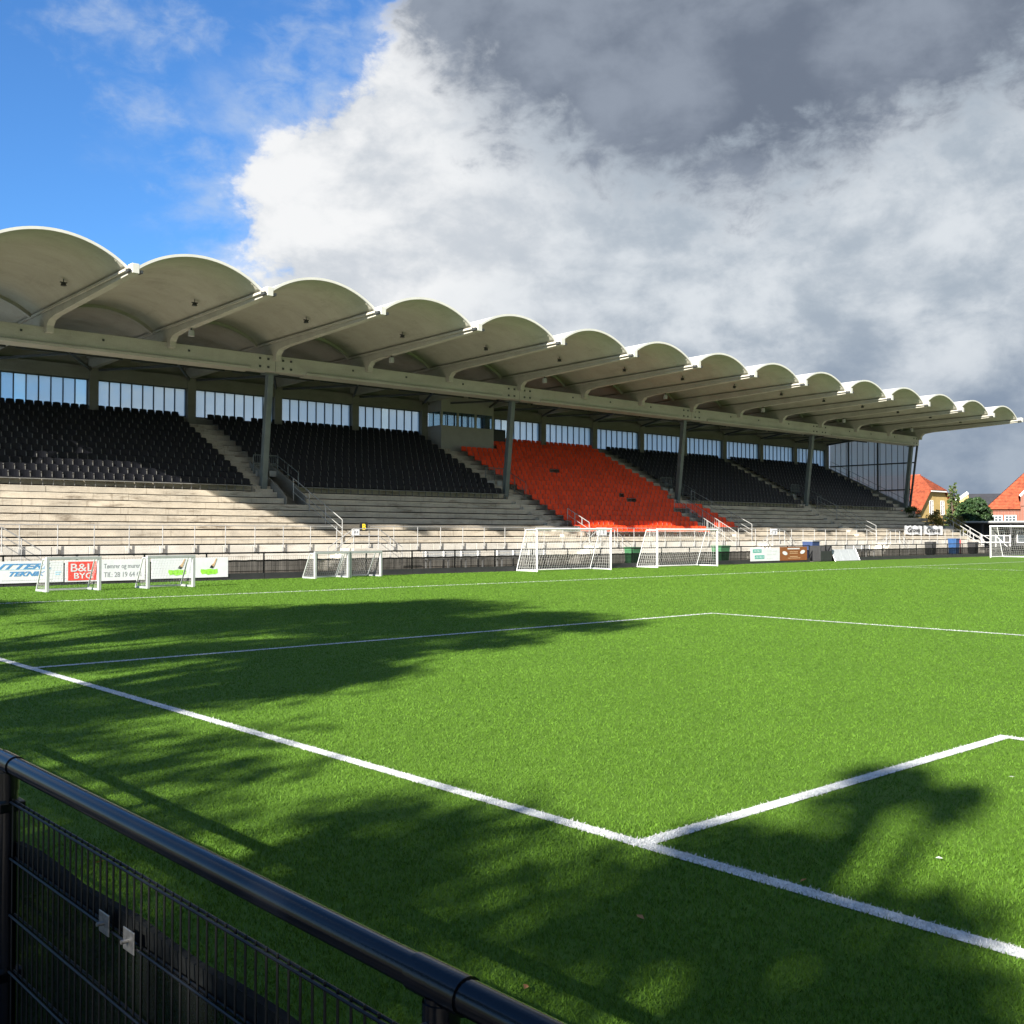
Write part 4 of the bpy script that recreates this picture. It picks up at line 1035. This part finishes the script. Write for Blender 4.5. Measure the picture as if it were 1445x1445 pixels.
# ------------------------------------------------------------------ houses and trees beyond
def roof_courses(mb, e0, e1, r0, r1, n=26, th=.10):
    """tile courses from eave edge e0-e1 up to ridge edge r0-r1, each lapping the one below"""
    e0, e1, r0, r1 = map(Vector, (e0, e1, r0, r1))
    nrm = (e1-e0).cross(r0-e0).normalized()
    if nrm.z < 0: nrm = -nrm
    for i in range(n):
        a, b = i/n, (i+1.15)/n
        b = min(b, 1.0)
        p = [e0.lerp(r0, a)+nrm*th, e1.lerp(r1, a)+nrm*th, e1.lerp(r1, b)+nrm*th*.25, e0.lerp(r0, b)+nrm*th*.25, e0.lerp(r0, a)+nrm*.0, e1.lerp(r1, a)+nrm*.0]
        mb.poly(p, [(0,1,2,3),(4,5,1,0)])
def window(root, o, u, z, wd, h, n_out, frame='window_white', bars=1, name='window'):
    """o: lower centre on the wall, u: along the wall, n_out: outwards"""
    u = Vector(u).normalized(); n_out = Vector(n_out).normalized(); up = Vector((0,0,1)); o = Vector(o)+up*z
    def bx_(a0, a1, c0, c1, d0, d1):
        return MB().poly([o+u*a+up*c+n_out*d for a, d, c in ((a0,d0,c0),(a1,d0,c0),(a1,d1,c0),(a0,d1,c0),(a0,d0,c1),(a1,d0,c1),(a1,d1,c1),(a0,d1,c1))],
                         [(0,3,2,1),(4,5,6,7),(0,1,5,4),(1,2,6,5),(2,3,7,6),(3,0,4,7)])
    w_ = bx_(-wd/2, wd/2, 0, h, -.05, .02).build(name, 'house_glass', root)
    f_ = MB()
    for a0, a1, c0, c1 in [(-wd/2-.08, -wd/2+.03, -.08, h+.08), (wd/2-.03, wd/2+.08, -.08, h+.08), (-wd/2, wd/2, h-.03, h+.08), (-wd/2, wd/2, -.08, .03)]+[(-wd/2+wd*(i+1)/(bars+1)-.03, -wd/2+wd*(i+1)/(bars+1)+.03, 0, h) for i in range(bars)]+[(-wd/2, wd/2, h*.66-.025, h*.66+.025)]:
        q = bx_(a0, a1, c0, c1, .021, .06); f_.poly(q.v, q.f)
    f_.build('frame', frame, w_)
# yellow house with half-hipped tile roof
def yellow_house():
    D = 150.0
    gc = far_pt(1322, 735, D); v = Vector((gc.x-CAM.x, gc.y-CAM.y, 0)).normalized(); r_ = Vector((v.y, -v.x, 0))
    u = (r_*.90-v*.436).normalized(); wv = Vector((-u.y, u.x, 0))            # u along ridge to the gable, wv across (away)
    if wv.dot(v) < 0: wv = -wv
    c = Vector((gc.x, gc.y, 0)); L, Wd, He, Hr, Hh = 16.0, 9.6, 4.7, 9.5, 7.55
    h = empty('yellow_house', c-u*L/2); tag(h, 'yellow rendered house with half-hipped red tile roof beside the stand end', 'house')
    P = lambda a, b, z: c+u*a+wv*b+Vector((0,0,z))
    hw = Wd/2; k = (Hh-He)/(Hr-He); hb = hw*(1-k)
    for a in (0, -L):
        mb = MB(); pts = [P(a,-hw,0),P(a,hw,0),P(a,hw,He),P(a,hb,Hh),P(a,-hb,Hh),P(a,-hw,He)]; pts2 = [p_-u*.3*(1 if a == 0 else -1) for p_ in pts]
        mb.poly(pts+pts2, [tuple(range(6)), tuple(range(11,5,-1))]+[(i,(i+1)%6,6+(i+1)%6,6+i) for i in range(6)])
        mb.build('gable_wall', 'wall_yellow', h)
    for b in (-hw, hw):
        s = math.copysign(1, b); p0, p1 = P(-.3,b,0), P(-L+.3,b,0); q0, q1 = P(-.3,b-s*.3,0), P(-L+.3,b-s*.3,0); z = Vector((0,0,He-.05))
        MB().poly([p0,p1,q1,q0,p0+z,p1+z,q1+z,q0+z], [(0,3,2,1),(4,5,6,7),(0,1,5,4),(1,2,6,5),(2,3,7,6),(3,0,4,7)]).build('side_wall', 'wall_yellow', h)
    rf = MB(); inset = 2.2
    for s in (-1, 1):
        # lower part to the hip height, then to the shortened ridge
        roof_courses(rf, P(.35, s*(hw+.45), He-.35), P(-L-.35, s*(hw+.45), He-.35), P(.35, s*hb, Hh), P(-L-.35, s*hb, Hh), 20, .11)
        roof_courses(rf, P(.35, s*hb, Hh), P(-L-.35, s*hb, Hh), P(-inset, 0, Hr), P(-L+inset, 0, Hr), 12, .11)
    for a, s in ((.35, -1), (-L-.35, 1)):
        roof_courses(rf, P(a, -hb-.15, Hh-.1), P(a, hb+.15, Hh-.1), P(a+s*(inset+.35), -.02, Hr), P(a+s*(inset+.35), .02, Hr), 12, .11)
    rr = rf.build('roof', 'roof_tile', h)
    MB().tube(P(-inset,0,Hr+.06), P(-L+inset,0,Hr+.06), .14, 8).build('ridge_tiles', 'roof_tile', rr)
    MB().bar(P(.3,-hb-.2,Hh-.2), P(.3,hb+.2,Hh-.2), .12, .16).build('hip_gutter', 'window_white', rr)
    for b in (-1.55, 1.55): window(h, P(0, b, 0), wv, 4.35, .85, 1.75, u, bars=1)
    for i in range(4): window(h, P(-2.5-3.5*i, -hw, 0), u, 1.2, 1.2, 1.4, -wv, bars=1)
yellow_house()
# red brick house with hipped tile roof and a brick gable
def red_house():
    D = 165.0
    c = far_pt(1394, 735, D); v = Vector((c.x-CAM.x, c.y-CAM.y, 0)).normalized(); u = Vector((v.y, -v.x, 0)); wv = v
    c = Vector((c.x, c.y, 0)); L, Wd, He, Hr = 22.0, 9.0, 5.35, 10.9
    h = empty('brick_house', c+u*L/2+wv*Wd/2); tag(h, 'red brick house with tall red tile roof behind the low shed', 'house')
    P = lambda a, b, z: c+u*a+wv*b+Vector((0,0,z))
    def wall(a0, a1, b0, b1, z0, z1, nm='wall', mt='red_brick'):
        return MB().poly([P(a0,b0,z0),P(a1,b0,z0),P(a1,b1,z0),P(a0,b1,z0),P(a0,b0,z1),P(a1,b0,z1),P(a1,b1,z1),P(a0,b1,z1)], [(0,3,2,1),(4,5,6,7),(0,1,5,4),(1,2,6,5),(2,3,7,6),(3,0,4,7)]).build(nm, mt, h)
    wall(0, L, 0, Wd, 0, He)
    wall(-.15, L+.15, -.15, -.005, He-.28, He-.05, 'cornice')
    rf = MB(); e = .4; z = He-.1
    roof_courses(rf, P(-e,-e,z), P(L+e,-e,z), P(5.2,Wd/2,Hr), P(L-5.2,Wd/2,Hr), 26, .12); roof_courses(rf, P(-e,Wd+e,z), P(L+e,Wd+e,z), P(5.2,Wd/2,Hr), P(L-5.2,Wd/2,Hr), 26, .12)
    roof_courses(rf, P(-e,-e,z), P(-e,Wd+e,z), P(5.2,Wd/2-.02,Hr), P(5.2,Wd/2+.02,Hr), 26, .12); roof_courses(rf, P(L+e,-e,z), P(L+e,Wd+e,z), P(L-5.2,Wd/2-.02,Hr), P(L-5.2,Wd/2+.02,Hr), 26, .12)
    rr = rf.build('roof', 'roof_tile', h); MB().tube(P(5.2,Wd/2,Hr+.05), P(L-5.2,Wd/2,Hr+.05), .15, 8).build('ridge_tiles', 'roof_tile', rr)
    ga, gw = 4.2, 6.0
    g_ = MB(); pr = [(ga,0),(ga+gw,0),(ga+gw,He+.2),(ga+gw,7.2),(ga+gw/2,10.4),(ga,7.2)]
    pts = [P(x,-.9,zz) for x, zz in pr]+[P(x,2.5,zz) for x, zz in pr]; nn = len(pr)
    g_.poly(pts, [tuple(range(nn)), tuple(range(2*nn-1,nn-1,-1))]+[((i+1)%nn,i,nn+i,nn+(i+1)%nn) for i in range(nn)])
    gb = g_.build('gable_bay', 'red_brick', h)
    for s in (-1, 1):
        MB().bar(P(ga+gw/2+s*(gw/2+.1),-.97,7.1), P(ga+gw/2,-.97,10.5), .12, .28).build('verge', 'window_white', gb)
        rq = MB(); roof_courses(rq, P(ga+gw/2+s*(gw/2+.2),-1.0,7.0), P(ga+gw/2+s*(gw/2+.2),Wd/2,7.0), P(ga+gw/2,-1.0,10.45), P(ga+gw/2,Wd/2,10.45), 16, .12); rq.build('gable_roof', 'roof_tile', h)
    wall(ga-.1, ga+gw+.1, -1.05, -.905, He+.35, He+.6, 'string_course')
    for a in (1.1, 2.9): window(h, P(a, 0, 0), u, 3.2, 1.35, 1.15, -wv, bars=2)
    for a in (ga+1.3, ga+4.4): window(h, P(a, -.9, 0), u, 3.2, 1.4, 1.15, -wv, bars=2)
    window(h, P(ga+gw/2, -.9, 0), u, 6.6, 1.4, 1.4, -wv, bars=2)
    for a in (11.5, 14.5, 18): window(h, P(a, 0, 0), u, 3.2, 1.4, 1.15, -wv, bars=2)
red_house()
# small house with a dark roof and white bargeboards between the trees
def dark_house():
    D = 185.0
    c = far_pt(1367, 735, D); v = Vector((c.x-CAM.x, c.y-CAM.y, 0)).normalized(); u = Vector((v.y, -v.x, 0)); wv = v; c = Vector((c.x, c.y, 0))
    h = empty('dark_roofed_house', c+u*6); tag(h, 'house with dark roof and white bargeboard half hidden behind the conifers', 'house')
    P = lambda a, b, z: c+u*a+wv*b+Vector((0,0,z))
    MB().poly([P(0,0,0),P(16,0,0),P(16,8,0),P(0,8,0),P(0,0,5.2),P(16,0,5.2),P(16,8,5.2),P(0,8,5.2)], [(0,3,2,1),(4,5,6,7),(0,1,5,4),(1,2,6,5),(2,3,7,6),(3,0,4,7)]).build('wall', 'red_brick', h)
    rf = MB(); roof_courses(rf, P(-.4,-.4,5.1), P(16.4,-.4,5.1), P(-.4,4,8.3), P(16.4,4,8.3), 14, .08); roof_courses(rf, P(-.4,8.4,5.1), P(16.4,8.4,5.1), P(-.4,4,8.3), P(16.4,4,8.3), 14, .08)
    rr = rf.build('roof', 'roof_dark', h)
    g_ = MB(); pr = [(-4.8,4.6),(.4,4.6),(.4,5.2),(-.1,8.2),(-4.8,4.7)]
    g_.poly([P(x,-2.2,z) for x, z in pr]+[P(x,3,z) for x, z in pr], [tuple(range(5)), tuple(range(9,4,-1))]+[((i+1)%5,i,5+i,5+(i+1)%5) for i in range(5)]); g_.build('gable_wing', 'wall_yellow', h)
    MB().bar(P(-5.1,-2.3,4.4), P(-.1,-2.3,8.3), .15, .45).build('bargeboard', 'window_white', rr)
dark_house()
# low shed with flat roof behind the full-size goal
t = empty('shed', (106.5, 37, 0)); tag(t, 'long low dark shed with flat roof behind the full-size goal', 'shed')
bevel(MB().box(103.3, 110.5, 20, 48.6, 2.86, 3.10).build('roof', 'shed_dark', t), .02); MB().box(103.22, 103.29, 20, 48.6, 2.98, 3.13).build('fascia', 'soft_grey', t)
MB().box(105.5, 110, 21, 48, 0, 2.855).build('back_wall', 'shed_dark', t)
for i in range(10): MB().box(103.5, 103.68, 21+2.9*i, 21.18+2.9*i, 0, 2.855).build('post', 'shed_dark', t)
for a, b in ((21.3, 26), (27, 31), (32, 38.6)): MB().box(104.2, 104.35, a, b, 0, 2.1).build('cladding', 'shed_grey', t)
for y in (40.2, 42.9):
    w_ = MB().box(105.44, 105.495, y, y+1.3, 1.0, 2.1).build('window', 'house_glass', t)
    MB().box(105.40, 105.437, y-.08, y+1.38, .92, 1.0).box(105.40, 105.437, y-.08, y+1.38, 2.1, 2.18).box(105.40, 105.437, y-.08, y, 1.0, 2.1).box(105.40, 105.437, y+1.3, y+1.38, 1.0, 2.1).build('frame', 'window_white', w_)
# picket gate beside the shed
t = empty('white_gate', (101.5, 42, 0)); tag(t, 'white steel gate frame with diagonal brace before the dark shed', 'gate')
for y in (40.6, 42.0, 43.4): MB().box(101.45, 101.53, y-.04, y+.04, 0, 1.75).build('post', 'white_paint', t)
for z in (.35, 1.0, 1.65): MB().bar((101.49, 40.64, z), (101.49, 43.36, z), .05, .06).build('rail', 'white_paint', t)
MB().bar((101.49, 40.7, .4), (101.49, 41.95, 1.6), .045, .06).build('brace', 'white_paint', t)

def leaves(name, centers, radii, n, size, mt, parent, squash=1.0, flat=0.4, shell=0.5):
    """leaf-sized quads spread through clumps; denser towards each clump's rim"""
    centers = np.array(centers, float); radii = np.array(radii, float)
    w_ = radii**2; idx = rng.choice(len(centers), n, p=w_/w_.sum())
    d = rng.normal(size=(n, 3)); d /= np.linalg.norm(d, axis=1)[:, None]
    rr = radii[idx]*(shell+(1-shell)*rng.uniform(0, 1, n)**.6)*rng.uniform(.75, 1.12, n)
    p = centers[idx]+d*rr[:, None]*np.array([1, 1, squash])
    a = rng.normal(size=(n, 3)); a /= np.linalg.norm(a, axis=1)[:, None]
    b = np.cross(a, rng.normal(size=(n, 3))); b /= np.linalg.norm(b, axis=1)[:, None]
    s = size*rng.uniform(.6, 1.3, n)[:, None]
    q = np.stack([p-a*s*.5, p+b*s*.28, p+a*s*.5, p-b*s*.28], 1)
    V = q.reshape(-1, 3); Fc = np.arange(n*4, dtype=np.int32)
    me = bpy.data.meshes.new(name); me.vertices.add(n*4); me.vertices.foreach_set('co', V.astype(np.float32).ravel())
    me.loops.add(n*4); me.loops.foreach_set('vertex_index', Fc); me.polygons.add(n); me.polygons.foreach_set('loop_start', np.arange(n, dtype=np.int32)*4)
    me.update(calc_edges=True)
    tone = np.clip(rng.normal(.5, .25, n)+(rng.uniform(-.25, .25, len(centers)))[idx], 0, 1)
    at = me.attributes.new('tone', 'FLOAT', 'POINT'); at.data.foreach_set('value', np.repeat(tone, 4).astype(np.float32))
    me.materials.append(MATS[mt]); return link(name, me, parent)
def broad_tree(loc, H, cr, nl, label, leaf='leaf_broad', size=.20, base=.32, rad=None, seed=1, group=None, gap=1.0):
    rs = random.Random(seed); x, y = loc; rt = empty('broadleaf_tree', (x, y, 0)); tag(rt, label, 'tree', group)
    tr = MB(); pr = Vector((x, y, -.1)); r0 = rad or H*.022
    n_ = 6
    for i in range(n_):
        q_ = Vector((x+rs.uniform(-.15, .15)*(i+1)*.5, y+rs.uniform(-.15, .15)*(i+1)*.5, H*.75*(i+1)/n_)); tr.tube(pr, q_, r0*(1-i/n_*.8), 8, r0*(1-(i+1)/n_*.8)); pr = q_
    cs, rs_ = [], []
    for i in range(20):
        a = rs.uniform(0, 2*math.pi); hz = rs.uniform(base, .93); prof_ = math.sin(math.pi*min(1, (hz-base)/(1-base)*.82+.18))
        d = cr*prof_*rs.uniform(.35, .95); c = Vector((x+d*math.cos(a), y+d*math.sin(a), H*hz))
        cs.append(c[:]); rs_.append(cr*rs.uniform(.20, .36)*gap)
        st_ = Vector((x, y, H*max(.22, hz-.25))); tr.tube(st_, c, r0*.32, 5, r0*.08)
        for _ in range(2): tr.tube(st_.lerp(c, .6), c+Vector((rs.uniform(-1,1),rs.uniform(-1,1),rs.uniform(-.3,1)))*cr*.28, r0*.12, 4, r0*.03)
    tr.build('trunk', 'bark', rt); leaves('crown', cs, rs_, nl, size, leaf, rt, .8, shell=.15); return rt
def conifer(loc, H, cr, nl, label, leaf, seed, spire=1, size=.22, rnd=False, group=None):
    rs = random.Random(seed); x, y = loc; rt = empty('conifer_tree', (x, y, 0)); tag(rt, label, 'tree', group)
    tr = MB(); cs, rr = [], []
    for s in range(spire):
        ox, oy = (rs.uniform(-cr, cr)*.55, rs.uniform(-cr, cr)*.55) if spire > 1 else (0, 0); hs = H*(1 if s == 0 else rs.uniform(.72, .97)); c1 = cr*(1 if spire == 1 else .62)
        tr.tube((x+ox, y+oy, -.1), (x+ox, y+oy, hs*.95), .16, 6, .03)
        for i in range(34):
            t_ = i/33; zz = hs*(.06+.92*t_); w_ = c1*((1-t_)**(.5 if rnd else .85))*(.9 if not rnd else 1)+.12
            for j in range(max(2, int(7*(1-t_))+1)):
                a = rs.uniform(0, 2*math.pi); d = w_*rs.uniform(.45, .95)
                cs.append((x+ox+d*math.cos(a), y+oy+d*math.sin(a), zz+rs.uniform(-.15, .15))); rr.append(max(.14, w_*rs.uniform(.16, .30)))
                if j < 3: tr.tube((x+ox, y+oy, zz-.2), cs[-1], .04, 4, .012)
    tr.build('trunk', 'bark', rt); leaves('crown', cs, rr, nl, size, leaf, rt, .55, shell=.2); return rt
def dense_bush(loc, H, cr, nl, label, leaf, seed, size=.3):
    rs = random.Random(seed); x, y = loc; rt = empty('conifer_tree', (x, y, 0)); tag(rt, label, 'tree')
    tr = MB(); tr.tube((x, y, -.1), (x, y, H*.8), .2, 7, .05); cs, rr = [], []
    for i in range(150):
        t_ = rs.uniform(.04, 1); a = rs.uniform(0, 2*math.pi); w_ = cr*math.sqrt(max(.02, 1-(max(0, t_-.30)/.70)**2.0))*(.8+.2*min(1, t_/.3)); d = w_*rs.uniform(.6, .92)
        cs.append((x+d*math.cos(a), y+d*math.sin(a), H*t_*.95)); rr.append(rs.uniform(.35, .7))
        if i % 6 == 0: tr.tube((x, y, H*t_*.7), cs[-1], .05, 4, .015)
    tr.build('trunk', 'bark', rt); leaves('crown', cs, rr, nl, size, leaf, rt, .6, shell=.35); return rt
p = far_pt(1374, 735, 130); dense_bush((p.x, p.y), 6.1, 2.25, 20000, 'dense dark green rounded conifer behind the shed roof', 'leaf_conifer', 3)
p = far_pt(1352, 735, 142); conifer((p.x, p.y), 8.1, 2.0, 22000, 'lighter spiky conifer cluster behind the dark rounded one', 'leaf_conifer_light', 5, 5, .30)
p = far_pt(1383, 735, 150); conifer((p.x, p.y), 6.2, 1.7, 9000, 'small conifer between the dark rounded one and the brick house', 'leaf_conifer', 8, 2, .30)
for px, D, H, cr, lab in ((1318, 112, 4.2, 1.5, 'yellow-green shrub in front of the yellow house wall'), (1336, 114, 4.0, 1.6, 'tawny shrub between the yellow house and the conifers'), (1349, 116, 3.8, 1.3, 'low shrub at the foot of the dark conifer'), (1290, 112, 5.0, 1.2, 'narrow dark shrub against the stand end')):
    p = far_pt(px, 735, D); broad_tree((p.x, p.y), H, cr, 2600, lab, 'leaf_shrub' if px != 1290 else 'leaf_conifer_light', .16, .15, .05, px, gap=1.1)
# trees behind the goal line, whose shade falls across the pitch
for (x, y, zc, hh, cr, nl, sd, lab) in ((-9.6, 10.0, 8.6, 4.6, 5.0, 19000, 11, 'tall leafy tree behind the goal line fence beyond the penalty area'),
                                   (-9.2, 5.0, 8.4, 4.6, 3.6, 14000, 12, 'leafy tree behind the goal line fence opposite the penalty area'),
                                   (-10.5, 20.5, 5.0, 3.2, 4.0, 14000, 13, 'leafy tree behind the corner of the pitch'),
                                   (-8.8, -4.55, 5.6, 1.9, 1.0, 1100, 14, 'narrow leafy tree behind the goal area'),
                                   (-8.9, -1.3, 3.4, 1.5, 1.9, 2400, 15, 'airy tree beside the path behind the goal'),
                                   (-9.0, 2.0, 3.6, 1.5, 2.2, 1500, 17, 'thin young tree between the taller ones behind the fence'),
                                   (-9.4, -4.3, 3.9, 1.2, 2.2, 3200, 18, 'bushy tree behind the fence corner of the path'),
                                   (-10.6, -9.2, 5.0, 2.4, 2.8, 7000, 16, 'leafy tree behind the goal mouth')):
    T_ = 6.0                                              # the same shade from crowns six metres higher, further towards the sun
    x -= 1.84*T_; y -= .55*T_; zc += T_; H = zc+hh
    broad_tree((x, y), H, cr, nl, lab, seed=sd, size=.26, base=(zc-hh)/H, gap=1.15, group='trees behind the goal line')
# fallen leaves and scraps on the turf
for px, py, c in ((742, 1393, 'dead_leaf'), (1134, 1242, 'dead_leaf'), (903, 1294, 'dead_leaf'), (141, 1216, 'dead_leaf'), (1428, 1096, 'line_paint'), (1325, 1211, 'line_paint')):
    p = on_z(px, py, .03); o = MB().poly([(-.035,0,0),(0,-.016,.006),(.04,.004,.0),(.004,.018,.008),(0,0,-.004)], [(0,1,4),(1,2,4),(2,3,4),(3,0,4)]).build('fallen_leaf' if c == 'dead_leaf' else 'paper_scrap', c)
    o.location = (p.x, p.y, .031); o.rotation_euler = (.2, .1, px); o.scale = (.6, .6, .6) if c != 'dead_leaf' else (.8, .8, .8)
    tag(o, 'small curled brown leaf lying on the artificial turf' if c == 'dead_leaf' else 'tiny white scrap lying on the turf inside the goal area', 'leaf' if c == 'dead_leaf' else 'scrap', 'fallen leaves on the turf' if c == 'dead_leaf' else 'white scraps on the turf')
